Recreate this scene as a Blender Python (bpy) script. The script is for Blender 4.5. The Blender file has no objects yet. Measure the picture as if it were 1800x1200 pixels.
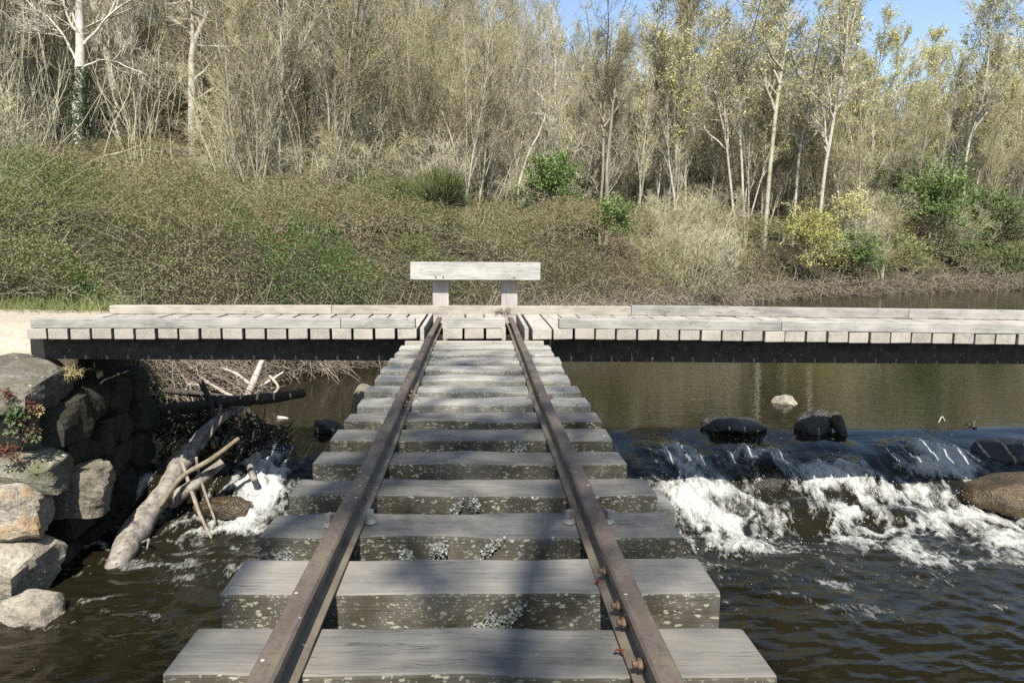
import bpy, bmesh, math, random
import numpy as np
from mathutils import Vector, Matrix, Euler

# ------------------------------------------------------------------ camera, sky, sun, exposure
SC = bpy.context.scene
COL = SC.collection
F, CX, CY = 1250.0, 838.0, 600.0            # focal length and axis of the 1800x1200 photograph, in its pixels
PITCH = math.radians(8.0)
CAM = np.array([0.02, 0.0, 0.827])
cd = bpy.data.cameras.new('camera')
cam = bpy.data.objects.new('camera', cd); COL.objects.link(cam)
cd.sensor_width = 36; cd.lens = F / 1800 * 36; cd.shift_x = (900 - CX) / 1800
cd.clip_start = 0.05; cd.clip_end = 3000
cam.location = CAM; cam.rotation_euler = (math.pi / 2 - PITCH, 0, 0)
SC.camera = cam

SUN_EL, SUN_AZ = math.radians(52), math.radians(183)   # azimuth from +Y, the sun stands behind the camera
w = bpy.data.worlds.new('World'); SC.world = w; w.use_nodes = True
wn = w.node_tree; bg = wn.nodes['Background']
sk = wn.nodes.new('ShaderNodeTexSky'); sk.sky_type = 'NISHITA'; sk.sun_disc = False
sk.sun_elevation = SUN_EL; sk.sun_rotation = SUN_AZ; sk.air_density = 1.0; sk.dust_density = 1.0; sk.ozone_density = 1.2
wn.links.new(sk.outputs[0], bg.inputs[0]); bg.inputs[1].default_value = 0.105
sl = bpy.data.lights.new('sun', 'SUN'); sl.energy = 5.0; sl.angle = math.radians(0.53); sl.color = (1.0, 0.95, 0.87)
so = bpy.data.objects.new('sun', sl); COL.objects.link(so)
sdir = Vector((math.sin(SUN_AZ) * math.cos(SUN_EL), math.cos(SUN_AZ) * math.cos(SUN_EL), math.sin(SUN_EL)))
so.rotation_euler = sdir.to_track_quat('Z', 'Y').to_euler(); so.location = (0, -20, 30)
SC.view_settings.view_transform = 'Standard'; SC.view_settings.look = 'None'
SC.view_settings.exposure = 1.06; SC.view_settings.gamma = 1.0
SC.render.engine = 'CYCLES'
cy = SC.cycles
cy.max_bounces = 6; cy.diffuse_bounces = 2; cy.glossy_bounces = 3; cy.transmission_bounces = 4; cy.transparent_max_bounces = 6
cy.sample_clamp_indirect = 4.0; cy.sample_clamp_direct = 12.0; cy.use_denoising = False
cy.caustics_reflective = False; cy.caustics_refractive = False

RNG = np.random.default_rng(7)
random.seed(7)
R = math.radians

# ------------------------------------------------------------------ maths helpers
def at(px, py, Y=None, Z=None):
    """world point where the sight line through a pixel of the photograph meets the depth Y or the height Z"""
    a = math.atan((py - CY) / F) + PITCH
    if Y is None:
        d = (CAM[2] - Z) / math.tan(a)
    else:
        d = Y; Z = CAM[2] - d * math.tan(a)
    dep = d * math.cos(PITCH) + (CAM[2] - Z) * math.sin(PITCH)
    return np.array([CAM[0] + (px - CX) / F * dep, d, Z])

def sm(a, b, x):
    t = np.clip((np.asarray(x, float) - a) / (b - a), 0, 1)
    return t * t * (3 - 2 * t)

def _h(i, j, k, s):
    n = (i * 374761393 + j * 668265263 + k * 2147483647 + s * 974634777) & 0xffffffff
    n = ((n ^ (n >> 13)) * 1274126177) & 0xffffffff
    n = ((n ^ (n >> 16)) * 2246822519) & 0xffffffff
    return ((n ^ (n >> 15)) & 0xffff) / 65535.0

def vn(x, y, z=0.0, s=0):
    x, y, z = np.broadcast_arrays(np.asarray(x, float), np.asarray(y, float), np.asarray(z, float))
    i, j, k = (np.floor(q).astype(np.int64) for q in (x, y, z))
    u, v, t = x - i, y - j, z - k
    u, v, t = (q * q * (3 - 2 * q) for q in (u, v, t))
    r = 0
    for a in (0, 1):
        for b in (0, 1):
            for c in (0, 1):
                r = r + _h(i + a, j + b, k + c, s) * (u if a else 1 - u) * (v if b else 1 - v) * (t if c else 1 - t)
    return r

def fbm(x, y, z=0.0, s=0, o=4):
    r, a, t = 0, 0.5, 0
    for q in range(o):
        r = r + a * vn(np.asarray(x) * 2 ** q, np.asarray(y) * 2 ** q, np.asarray(z) * 2 ** q, s + q * 13); t += a; a *= 0.5
    return r / t

def nrm(v):
    return v / np.maximum(np.linalg.norm(v, axis=-1, keepdims=True), 1e-9)

# ------------------------------------------------------------------ mesh helpers
def mesh_np(name, V, faces, mats, mi=None, col=None, smooth=False, attrs=None):
    V = np.asarray(V, np.float32).reshape(-1, 3)
    faces = [np.asarray(f, np.int32) for f in faces if len(f)]
    me = bpy.data.meshes.new(name)
    me.vertices.add(len(V)); me.vertices.foreach_set('co', V.ravel())
    li = np.concatenate([f.ravel() for f in faces])
    tot = np.concatenate([np.full(len(f), f.shape[1], np.int32) for f in faces])
    st = np.concatenate([[0], np.cumsum(tot)[:-1]]).astype(np.int32)
    me.loops.add(len(li)); me.loops.foreach_set('vertex_index', li)
    me.polygons.add(len(tot)); me.polygons.foreach_set('loop_start', st)
    if mi is not None: me.polygons.foreach_set('material_index', np.asarray(mi, np.int32))
    me.polygons.foreach_set('use_smooth', np.full(len(tot), smooth, bool))
    for m in (mats if isinstance(mats, (list, tuple)) else [mats]): me.materials.append(m)
    if col is not None:
        a = me.attributes.new('col', 'FLOAT_COLOR', 'POINT')
        c = np.ones((len(V), 4), np.float32); c[:, :3] = col; a.data.foreach_set('color', c.ravel())
    for k, v in (attrs or {}).items():
        a = me.attributes.new(k, 'FLOAT', 'POINT'); a.data.foreach_set('value', np.asarray(v, np.float32).ravel())
    me.update(calc_edges=True); me.validate()
    return me

def link(name, me, parent=None, loc=(0, 0, 0), rot=(0, 0, 0), scale=(1, 1, 1)):
    o = bpy.data.objects.new(name, me); COL.objects.link(o)
    o.location = loc; o.rotation_euler = rot; o.scale = scale
    if parent is not None: o.parent = parent
    return o

def tag(o, label=None, cat=None, group=None, kind=None):
    if label: o['label'] = label
    if cat: o['category'] = cat
    if group: o['group'] = group
    if kind: o['kind'] = kind
    return o

def empty(name, loc=(0, 0, 0), label=None, cat=None, group=None, rz=0):
    o = link(name, None, None, loc, (0, 0, rz)); o.empty_display_size = 0.1
    return tag(o, label, cat, group)

def copy_tree(o, parent=None):
    c = o.copy(); COL.objects.link(c)
    if parent is not None: c.parent = parent
    for ch in o.children: copy_tree(ch, c)
    return c

class Geo:
    """collects vertices, faces, colours and material slots for one mesh"""
    def __init__(s): s.V = []; s.F = {3: [], 4: []}; s.M = {3: [], 4: []}; s.C = []; s.n = 0
    def add(s, V, F, m=0, col=(1, 1, 1)):
        V = np.asarray(V, float).reshape(-1, 3); F = np.asarray(F, np.int64)
        if not len(V): return
        k = F.shape[1]; s.V.append(V); s.F[k].append(F + s.n); s.M[k].append(np.full(len(F), m))
        s.C.append(np.broadcast_to(np.asarray(col, float), V.shape)); s.n += len(V)
    def mesh(s, name, mats, smooth=False, col=False):
        fs = [np.concatenate(s.F[k]) for k in (3, 4) if s.F[k]]
        mi = np.concatenate([np.concatenate(s.M[k]) for k in (3, 4) if s.M[k]])
        return mesh_np(name, np.concatenate(s.V), fs, mats, mi, np.concatenate(s.C) if col else None, smooth)

def tubes(P, Rd, sides=3):
    """tubes along polylines P (K,n,3) with radii (K,n)"""
    P = np.asarray(P, float); Rd = np.asarray(Rd, float)
    if P.ndim == 2: P = P[None]; Rd = Rd[None]
    K, n, _ = P.shape
    T = nrm(np.gradient(P, axis=1))
    mt = nrm(T.mean(1)); ref = np.where(np.abs(mt[:, 2:3]) > 0.8, [[1.0, 0.13, 0]], [[0.05, 0.1, 1.0]])[:, None]
    U = nrm(np.cross(T, ref)); W = np.cross(T, U)
    a = np.arange(sides) * 2 * math.pi / sides
    V = P[:, :, None] + Rd[:, :, None, None] * (np.cos(a)[:, None] * U[:, :, None] + np.sin(a)[:, None] * W[:, :, None])
    idx = np.arange(K * n * sides).reshape(K, n, sides)
    A = idx[:, :-1]; B = idx[:, 1:]
    Fq = np.stack([A, np.roll(A, -1, 2), np.roll(B, -1, 2), B], -1).reshape(-1, 4)
    return V.reshape(-1, 3), Fq

def leaves(C, N, size, rng, asp=0.6, fold=0.25):
    """diamond leaves, lightly folded, centre C, normal N"""
    C = np.asarray(C, float); N = nrm(np.asarray(N, float)); k = len(C)
    size = np.broadcast_to(np.asarray(size, float), (k,))[:, None]
    T = nrm(np.cross(N, nrm(rng.normal(size=(k, 3))))); B = np.cross(N, T)
    V = np.stack([C - T * size, C + B * size * asp + N * size * fold, C + T * size, C - B * size * asp + N * size * fold], 1)
    i = np.arange(k)[:, None] * 4
    Fq = np.concatenate([i + [[0, 1, 2]], i + [[0, 2, 3]]])
    return V.reshape(-1, 3), Fq

def box(sx, sy, sz, bev=0.006, seg=2, jit=0.0, seed=0, cuts=0):
    bm = bmesh.new()
    bmesh.ops.create_cube(bm, size=1)
    for v in bm.verts: v.co = Vector((v.co.x * sx, v.co.y * sy, v.co.z * sz))
    if bev: bmesh.ops.bevel(bm, geom=bm.edges[:], offset=bev, segments=seg, affect='EDGES', profile=0.6)
    if cuts:
        le = [e for e in bm.edges if abs(e.verts[0].co.x - e.verts[1].co.x) > sx * 0.6]
        bmesh.ops.subdivide_edges(bm, edges=le, cuts=cuts, use_grid_fill=True)
    if jit:
        for v in bm.verts:
            c = v.co
            n1 = float(vn(c.x * 7 + seed * 3.1, c.y * 9, c.z * 9 + seed, 3)) - 0.5
            n2 = float(vn(c.x * 6 + seed * 1.7, c.y * 11 + 5, c.z * 8 + seed, 4)) - 0.5
            v.co += Vector((0, n1 * jit, n2 * jit))
    return bm

def from_bm(name, bm, mat, smooth=False):
    me = bpy.data.meshes.new(name); bm.to_mesh(me); bm.free()
    me.materials.append(mat)
    if smooth: me.polygons.foreach_set('use_smooth', [True] * len(me.polygons))
    return me

def rock_mesh(name, size, mat, seed, sub=4, planes=20, blocky=0.5, rough=0.09):
    rg = np.random.default_rng(seed)
    bm = bmesh.new(); bmesh.ops.create_icosphere(bm, subdivisions=sub, radius=1.0)
    V = np.array([v.co[:] for v in bm.verts])
    if blocky: 
        q = np.sign(V) * np.abs(V) ** (1 - 0.55 * blocky); V = V * (1 - blocky) + q * blocky * 0.85
    for _ in range(planes):
        n = nrm(rg.normal(size=3)); d = rg.uniform(0.55, 0.86)
        V = V - np.maximum(0, V @ n - d)[:, None] * n * 0.92
    nd = nrm(V)
    V = V + nd * ((fbm(V[:, 0] * 2.2 + seed, V[:, 1] * 2.2, V[:, 2] * 2.2, seed, 4) - 0.5) * rough * 3)[:, None]
    V = V + nd * ((fbm(V[:, 0] * 9 + seed, V[:, 1] * 9, V[:, 2] * 9, seed + 5, 3) - 0.5) * rough * 0.8)[:, None]
    V *= np.asarray(size) * 0.5
    for v, c in zip(bm.verts, V): v.co = c
    return from_bm(name, bm, mat, True)

def block_mesh(name, size, mat, seed, rough=0.035, cuts=7):
    """roughly squared stone: chipped corners, uneven faces"""
    rg = np.random.default_rng(seed)
    bm = bmesh.new(); bmesh.ops.create_cube(bm, size=2); bmesh.ops.subdivide_edges(bm, edges=bm.edges[:], cuts=cuts, use_grid_fill=True)
    V = np.array([v.co[:] for v in bm.verts])
    V = V + 0.16 * np.stack([V[:, 1] * V[:, 2] * rg.normal(), V[:, 0] * V[:, 2] * rg.normal(), V[:, 0] * V[:, 1] * rg.normal()], -1) * 0.5
    for _ in range(16):
        n = nrm(rg.normal(size=3)); d = rg.uniform(1.02, 1.30)
        V = V - np.maximum(0, V @ n - d)[:, None] * n * 0.95
    sz = np.asarray(size) * 0.5; W = V * sz; nd = nrm(V)
    W = W + nd * ((fbm(W[:, 0] * 6 + seed, W[:, 1] * 6, W[:, 2] * 6, seed, 4) - 0.5) * rough * 2.4 + (fbm(W[:, 0] * 22 + seed, W[:, 1] * 22, W[:, 2] * 22, seed + 5, 3) - 0.5) * rough * 0.7)[:, None]
    for v, c in zip(bm.verts, W): v.co = c
    return from_bm(name, bm, mat, False)

# ------------------------------------------------------------------ materials
class NT:
    def __init__(s, name):
        s.m = bpy.data.materials.new(name); s.m.use_nodes = True; s.t = s.m.node_tree
        s.t.nodes.clear(); s.out = s.n('ShaderNodeOutputMaterial')
    def n(s, typ, ins=None, **kw):
        nd = s.t.nodes.new(typ)
        for k, v in kw.items(): setattr(nd, k, v)
        for k, v in (ins or {}).items(): s.set(nd.inputs[k], v)
        return nd
    def set(s, sock, v):
        if hasattr(v, 'is_output') and v.is_output: s.t.links.new(v, sock)
        elif isinstance(v, bpy.types.Node): s.t.links.new(v.outputs[0], sock)
        elif isinstance(v, tuple) and len(v) == 3 and sock.type == 'RGBA': sock.default_value = (*v, 1)
        else: sock.default_value = v
    def math(s, op, a, b=0.0, clamp=False):
        return s.n('ShaderNodeMath', {0: a, 1: b}, operation=op, use_clamp=clamp).outputs[0]
    def mix(s, f, a, b, blend='MIX'):
        nd = s.n('ShaderNodeMix', data_type='RGBA', blend_type=blend)
        s.set(nd.inputs[0], f); s.set(nd.inputs[6], a); s.set(nd.inputs[7], b); return nd.outputs[2]
    def ramp(s, f, *st):
        nd = s.n('ShaderNodeValToRGB', {0: f}); e = nd.color_ramp.elements
        while len(e) < len(st): e.new(0.5)
        for q, (p, c) in zip(e, st): q.position = p; q.color = (*c, 1) if isinstance(c, tuple) else (c, c, c, 1)
        return nd.outputs[0]
    def noise(s, co, scale, detail=4, rough=0.55, dist=0.0):
        return s.n('ShaderNodeTexNoise', {'Vector': co, 'Scale': scale, 'Detail': detail, 'Roughness': rough, 'Distortion': dist}).outputs[0]
    def vor(s, co, scale, rnd=1.0):
        return s.n('ShaderNodeTexVoronoi', {'Vector': co, 'Scale': scale, 'Randomness': rnd}).outputs[0]
    def mapv(s, co, scale=(1, 1, 1)):
        return s.n('ShaderNodeMapping', {'Vector': co, 'Scale': scale}).outputs[0]
    def objco(s):
        oi = s.n('ShaderNodeObjectInfo'); tc = s.n('ShaderNodeTexCoord')
        off = s.n('ShaderNodeVectorMath', {0: (41.0, 29.0, 17.0), 3: oi.outputs['Random']}, operation='SCALE')
        return s.n('ShaderNodeVectorMath', {0: tc.outputs['Object'], 1: off.outputs[0]}, operation='ADD').outputs[0], oi.outputs['Random']
    def bump(s, h, strength=0.5, dist=0.01, nrml=None):
        i = {'Height': h, 'Strength': strength, 'Distance': dist}
        if nrml is not None: i['Normal'] = nrml
        return s.n('ShaderNodeBump', i).outputs[0]
    def pbr(s, col, rough=0.8, nor=None, spec=0.3, **kw):
        i = {'Base Color': col, 'Roughness': rough, 'Specular IOR Level': spec}
        if nor is not None: i['Normal'] = nor
        i.update(kw)
        p = s.n('ShaderNodeBsdfPrincipled', i); s.t.links.new(p.outputs[0], s.out.inputs[0]); return s.m

def wood(name, dark, light, side=0.0, lichen=0.0, warm=(0.3, 0.27, 0.22), warmth=0.3):
    """weathered timber, grain along local x; sides may carry algae and crusty lichen"""
    k = NT(name); co, rnd = k.objco()
    g = k.noise(k.mapv(co, (1.0, 26, 26)), 2.6, 9, 0.68, 0.3)
    g2 = k.noise(k.mapv(co, (0.7, 60, 60)), 3.0, 6, 0.6)
    bl = k.noise(k.mapv(co, (1.5, 3, 3)), 2.2, 5, 0.6)
    c = k.ramp(k.math('ADD', k.math('MULTIPLY', g, 0.6), k.math('MULTIPLY', bl, 0.4)), (0.30, dark), (0.48, tuple((a + b) / 2 for a, b in zip(dark, light))), (0.72, light))
    c = k.mix(k.math('MULTIPLY', k.ramp(bl, (0.42, 0.0), (0.66, 1.0)), warmth), c, warm)
    c = k.mix(k.ramp(g2, (0.28, 0.45), (0.40, 0.0)), c, tuple(v * 0.45 for v in dark))
    val = k.math('ADD', 0.86, k.math('MULTIPLY', rnd, 0.26))
    c = k.mix(1.0, c, k.n('ShaderNodeCombineXYZ', {0: val, 1: val, 2: val}).outputs[0], 'MULTIPLY')
    cr = k.noise(k.mapv(co, (0.55, 9, 9)), 3.0, 3, 0.5, 0.6)
    crk = k.math('MULTIPLY', k.ramp(k.math('ABSOLUTE', k.math('SUBTRACT', cr, 0.5)), (0.002, 1.0), (0.008, 0.0)), k.ramp(k.noise(k.mapv(co, (1, 2, 2)), 3.1, 2), (0.48, 0.0), (0.56, 1.0)))
    c = k.mix(k.math('MULTIPLY', crk, 0.5), c, tuple(v * 0.2 for v in dark))
    h = k.math('SUBTRACT', k.math('ADD', k.math('MULTIPLY', g, 0.6), k.math('MULTIPLY', g2, 0.4)), crk)
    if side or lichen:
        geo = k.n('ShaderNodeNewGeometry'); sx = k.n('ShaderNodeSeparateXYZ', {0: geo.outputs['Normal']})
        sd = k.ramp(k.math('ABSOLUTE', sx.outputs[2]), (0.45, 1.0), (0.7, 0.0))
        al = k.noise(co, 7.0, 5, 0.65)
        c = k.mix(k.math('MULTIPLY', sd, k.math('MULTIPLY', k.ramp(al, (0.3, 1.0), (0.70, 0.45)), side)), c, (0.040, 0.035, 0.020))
        wn_ = k.n('ShaderNodeTexNoise', {'Vector': co, 'Scale': 45.0, 'Detail': 3.0}); wv_ = k.n('ShaderNodeVectorMath', {0: wn_.outputs['Color'], 3: 0.022}, operation='SCALE')
        cw = k.n('ShaderNodeVectorMath', {0: co, 1: wv_.outputs[0]}, operation='ADD').outputs[0]
        v1 = k.vor(k.mapv(cw, (0.5, 1, 1.1)), 70); v2 = k.vor(k.mapv(cw, (0.5, 1, 1.1)), 140)
        msk = k.ramp(k.noise(co, 9.0, 4, 0.6), (0.36, 0.0), (0.54, 1.0))
        ed = k.math('MULTIPLY', k.noise(co, 120.0, 3), 0.22)
        s1 = k.math('MULTIPLY', k.ramp(k.math('ADD', v1, ed), (0.34, 1.0), (0.42, 0.0)), msk)
        s2 = k.math('MULTIPLY', k.ramp(k.math('ADD', v2, ed), (0.30, 1.0), (0.40, 0.0)), k.ramp(k.noise(co, 14.0, 3), (0.42, 0.0), (0.58, 1.0)))
        sp = k.math('MAXIMUM', s1, s2)
        fac = k.math('MULTIPLY', sp, k.math('MULTIPLY', k.math('ADD', k.math('MULTIPLY', sd, 0.93), 0.07), lichen))
        c = k.mix(fac, c, (0.31, 0.305, 0.225))
        rare = k.ramp(k.math('ADD', k.vor(co, 9.0), k.math('MULTIPLY', ed, 0.2)), (0.055, 1.0), (0.075, 0.0))
        c = k.mix(k.math('MULTIPLY', rare, 0.6), c, (0.55, 0.55, 0.5))
    nor = k.bump(h, 0.55, 0.006)
    return k.pbr(c, 0.86, nor, 0.2)

def rockmat(name, c1, c2, lich=(0.42, 0.41, 0.34), lam=0.5, rough=0.9, stain=None, spec=0.25, moss=0.0, bs=1.0):
    k = NT(name); co, rnd = k.objco()
    n1 = k.noise(co, 3.2, 7, 0.62, 0.4); n2 = k.noise(co, 26, 6, 0.7)
    c = k.ramp(n1, (0.3, c1), (0.68, c2))
    c = k.mix(k.ramp(n2, (0.32, 0.65), (0.55, 0.0)), c, tuple(v * 0.4 for v in c1))
    if stain: c = k.mix(k.ramp(k.noise(co, 4.5, 4, 0.6), (0.48, 0.0), (0.62, 0.9)), c, stain)
    v = k.ramp(k.math('ADD', k.vor(co, 16), k.math('MULTIPLY', k.noise(co, 60, 3), 0.25)), (0.26, 1.0), (0.34, 0.0))
    c = k.mix(k.math('MULTIPLY', v, k.math('MULTIPLY', k.ramp(k.noise(co, 5, 3), (0.46, 0.0), (0.6, 1.0)), lam)), c, lich)
    if moss:
        c = k.mix(k.math('MULTIPLY', k.ramp(k.noise(co, 6, 5, 0.65), (0.48, 0.0), (0.62, 1.0)), moss), c, (0.075, 0.08, 0.025))
    nor = k.bump(k.math('ADD', n2, k.math('MULTIPLY', k.noise(co, 9, 6, 0.6), 1.5)), 0.8 * bs, 0.03)
    return k.pbr(c, rough, nor, spec)

def bark(name, c1, c2, sc=6.0, streak=(1, 1, 0.3), rnd_amt=0.3, blot=None):
    k = NT(name); co, rnd = k.objco()
    n1 = k.noise(k.mapv(co, streak), sc, 5, 0.65)
    c = k.ramp(n1, (0.3, c1), (0.68, c2))
    if blot: c = k.mix(k.ramp(k.noise(k.mapv(co, (1, 1, 2.2)), sc * 0.8, 4), (0.58, 0.0), (0.64, 0.85)), c, blot)
    val = k.math('ADD', 1 - rnd_amt / 2, k.math('MULTIPLY', rnd, rnd_amt))
    c = k.mix(1.0, c, k.n('ShaderNodeCombineXYZ', {0: val, 1: val, 2: k.math('MULTIPLY', val, k.math('ADD', 0.9, k.math('MULTIPLY', rnd, 0.2)))}).outputs[0], 'MULTIPLY')
    return k.pbr(c, 0.85, k.bump(n1, 0.4, 0.01), 0.2)

def leafmat(name, rough=0.55, spec=0.35, trans=0.25):
    k = NT(name); a = k.n('ShaderNodeAttribute', attribute_name='col')
    p = k.n('ShaderNodeBsdfPrincipled', {'Base Color': a.outputs['Color'], 'Roughness': rough, 'Specular IOR Level': spec})
    t = k.n('ShaderNodeBsdfTranslucent', {'Color': a.outputs['Color']})
    mx = k.n('ShaderNodeMixShader', {0: trans, 1: p.outputs[0], 2: t.outputs[0]})
    k.t.links.new(mx.outputs[0], k.out.inputs[0]); return k.m

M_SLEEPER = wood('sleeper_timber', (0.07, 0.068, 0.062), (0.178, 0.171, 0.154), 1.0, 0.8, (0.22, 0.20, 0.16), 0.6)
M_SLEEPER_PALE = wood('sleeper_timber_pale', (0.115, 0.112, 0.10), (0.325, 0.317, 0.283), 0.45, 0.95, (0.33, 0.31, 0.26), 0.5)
M_PLANK = wood('deck_timber', (0.165, 0.152, 0.13), (0.375, 0.35, 0.30), 0.0, 1.3, (0.34, 0.30, 0.25), 0.5)
M_CURB = wood('curb_timber', (0.115, 0.111, 0.10), (0.315, 0.305, 0.275), 0.0, 0.0, (0.42, 0.395, 0.34), 0.4)
M_CURB_FAR = wood('curb_timber_tan', (0.16, 0.145, 0.115), (0.36, 0.33, 0.275), 0.0, 0.0, (0.37, 0.33, 0.26), 0.5)
M_BUFFER = wood('buffer_timber', (0.185, 0.18, 0.166), (0.45, 0.44, 0.41), 0.0, 0.0, (0.50, 0.48, 0.43), 0.4)
M_POST = wood('post_timber', (0.20, 0.18, 0.165), (0.42, 0.39, 0.36), 0.0, 0.0, (0.42, 0.37, 0.33), 0.4)
M_ROCK = rockmat('grey_stone', (0.10, 0.088, 0.066), (0.24, 0.215, 0.165), lam=0.55, moss=0.35)
M_ROCK_SHADE = rockmat('shade_toned_mossy_stone', (0.016, 0.016, 0.012), (0.05, 0.047, 0.036), lam=0.1, moss=0.3)  # mossy stone with the shade below the bridge painted into its colour
M_ROCK_LICHEN = rockmat('lichened_stone', (0.10, 0.10, 0.075), (0.21, 0.20, 0.15), (0.5, 0.5, 0.44), 0.9, moss=0.55)
M_ROCK_ORANGE = rockmat('iron_stained_stone', (0.20, 0.17, 0.13), (0.38, 0.345, 0.28), lam=0.2, stain=(0.33, 0.215, 0.10))
M_ROCK_PALE = rockmat('pale_stone', (0.17, 0.148, 0.11), (0.38, 0.34, 0.265), lam=0.3)
M_ROCK_SLAB = rockmat('slab_stone', (0.075, 0.067, 0.052), (0.19, 0.172, 0.138), (0.45, 0.44, 0.39), 0.8, moss=0.35)
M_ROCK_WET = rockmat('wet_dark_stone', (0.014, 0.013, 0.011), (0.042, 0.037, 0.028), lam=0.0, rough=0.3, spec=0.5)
M_ROCK_BROWN = rockmat('wet_brown_stone', (0.025, 0.018, 0.010), (0.115, 0.075, 0.033), lam=0.0, rough=0.25, spec=0.5)
M_LOG = bark('driftwood', (0.07, 0.06, 0.046), (0.26, 0.235, 0.19), 13, (1, 1, 1), 0.2, (0.06, 0.048, 0.036))
M_LOG_DARK = bark('dark_wet_bark', (0.022, 0.02, 0.018), (0.075, 0.066, 0.055), 12, (1, 1, 1), 0.2)
M_STICK = bark('stick_bark', (0.11, 0.09, 0.062), (0.25, 0.21, 0.155), 14, (1, 1, 1), 0.3)
M_DEAD = bark('bleached_deadwood', (0.25, 0.215, 0.16), (0.46, 0.415, 0.335), 8, (1, 1, 1), 0.2)
M_BARK = bark('grey_bark', (0.15, 0.135, 0.10), (0.30, 0.27, 0.21))
M_TWIG = bark('twig_bark', (0.205, 0.187, 0.12), (0.375, 0.35, 0.235), 3, (1, 1, 1), 0.45)
M_TWIG_OLIVE = bark('olive_twig_bark', (0.205, 0.188, 0.108), (0.37, 0.34, 0.21), 3, (1, 1, 1), 0.4)
M_TWIG_GREY = bark('grey_twig_bark', (0.235, 0.218, 0.158), (0.41, 0.385, 0.285), 3, (1, 1, 1), 0.35)
M_PALEBARK = bark('pale_bark', (0.25, 0.23, 0.175), (0.44, 0.41, 0.33), 5, (1, 1, 0.6), 0.2, (0.15, 0.13, 0.09))
M_WHITEBARK = bark('white_bark', (0.34, 0.32, 0.275), (0.58, 0.56, 0.51), 4, (1, 1, 1), 0.1, (0.20, 0.18, 0.15))
M_LEAF = leafmat('leaf', 0.7, 0.15, 0.25)
M_GRASS = leafmat('dry_grass', 0.7, 0.2, 0.2)

def rust(name, c1, c2, c3, foot=False):
    k = NT(name); tc = k.n('ShaderNodeTexCoord'); co = tc.outputs['Object']
    n1 = k.noise(k.mapv(co, (3, 1, 3)), 4, 6, 0.65); n2 = k.noise(co, 70, 5, 0.7)
    c = k.ramp(n1, (0.3, c1), (0.52, c2), (0.72, c3))
    c = k.mix(k.ramp(n2, (0.3, 0.5), (0.5, 0.0)), c, tuple(v * 0.4 for v in c1))
    if foot:
        oz = k.n('ShaderNodeSeparateXYZ', {0: co}).outputs[2]
        c = k.mix(k.math('MULTIPLY', k.ramp(oz, (0.018, 1.0), (0.024, 0.0)), k.ramp(k.noise(co, 9, 4), (0.40, 0.1), (0.62, 0.75))), c, (0.165, 0.14, 0.09))
    sp = k.ramp(k.math('ADD', k.vor(co, 22), k.math('MULTIPLY', n2, 0.1)), (0.125, 1.0), (0.15, 0.0))
    c = k.mix(k.math('MULTIPLY', sp, 0.8), c, (0.42, 0.42, 0.38))
    return k.pbr(c, k.ramp(n1, (0.3, 0.75), (0.7, 0.5)), k.bump(n2, 0.4, 0.003), 0.4, Metallic=0.15)
M_RUST = rust('rusty_rail', (0.062, 0.046, 0.035), (0.110, 0.085, 0.066), (0.145, 0.120, 0.078), True)
M_BOLT = rust('orange_rust', (0.08, 0.05, 0.03), (0.13, 0.08, 0.045), (0.16, 0.10, 0.058))
M_SCREW = rust('grey_screw_steel', (0.10, 0.10, 0.095), (0.20, 0.20, 0.19), (0.28, 0.28, 0.27))
M_GIRDER = rust('shade_toned_girder_steel', (0.010, 0.009, 0.008), (0.018, 0.016, 0.014), (0.028, 0.025, 0.021))  # colour lowered to near black, deepening the shade under the deck

# ------------------------------------------------------------------ terrain: one sheet, river channel cut into it
Z_POOL, Z_LOW = -1.44, -1.92
SHORE = np.array([(-300, 5.98), (-3.78, 5.98), (-3.66, 7.5), (-4.3, 9.0), (-4.5, 11.0), (-2.3, 12.9), (1, 16), (4.5, 19.8), (9.9, 26),
                  (12.8, 28.4), (19.4, 31.6), (26.4, 34.3), (45, 40), (90, 52), (420, 100)], float)
POLY = np.vstack([SHORE, [(420, 900), (-300, 900)]])
def inland(x, y):
    """signed distance to the waterline, positive on land"""
    x, y = np.broadcast_arrays(np.asarray(x, float), np.asarray(y, float)); d = np.full(x.shape, 1e9); ins = np.zeros(x.shape, bool)
    for k in range(len(SHORE) - 1):
        a, b = SHORE[k], SHORE[k + 1]; e = b - a
        t = np.clip(((x - a[0]) * e[0] + (y - a[1]) * e[1]) / (e @ e), 0, 1)
        d = np.minimum(d, np.hypot(x - a[0] - t * e[0], y - a[1] - t * e[1]))
    for k in range(len(POLY)):
        a, b = POLY[k], POLY[(k + 1) % len(POLY)]
        c = ((a[1] > y) != (b[1] > y)) & (x < (b[0] - a[0]) * (y - a[1]) / (b[1] - a[1] + 1e-12) + a[0]); ins ^= c
    return np.where(ins, d, -d)
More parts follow.
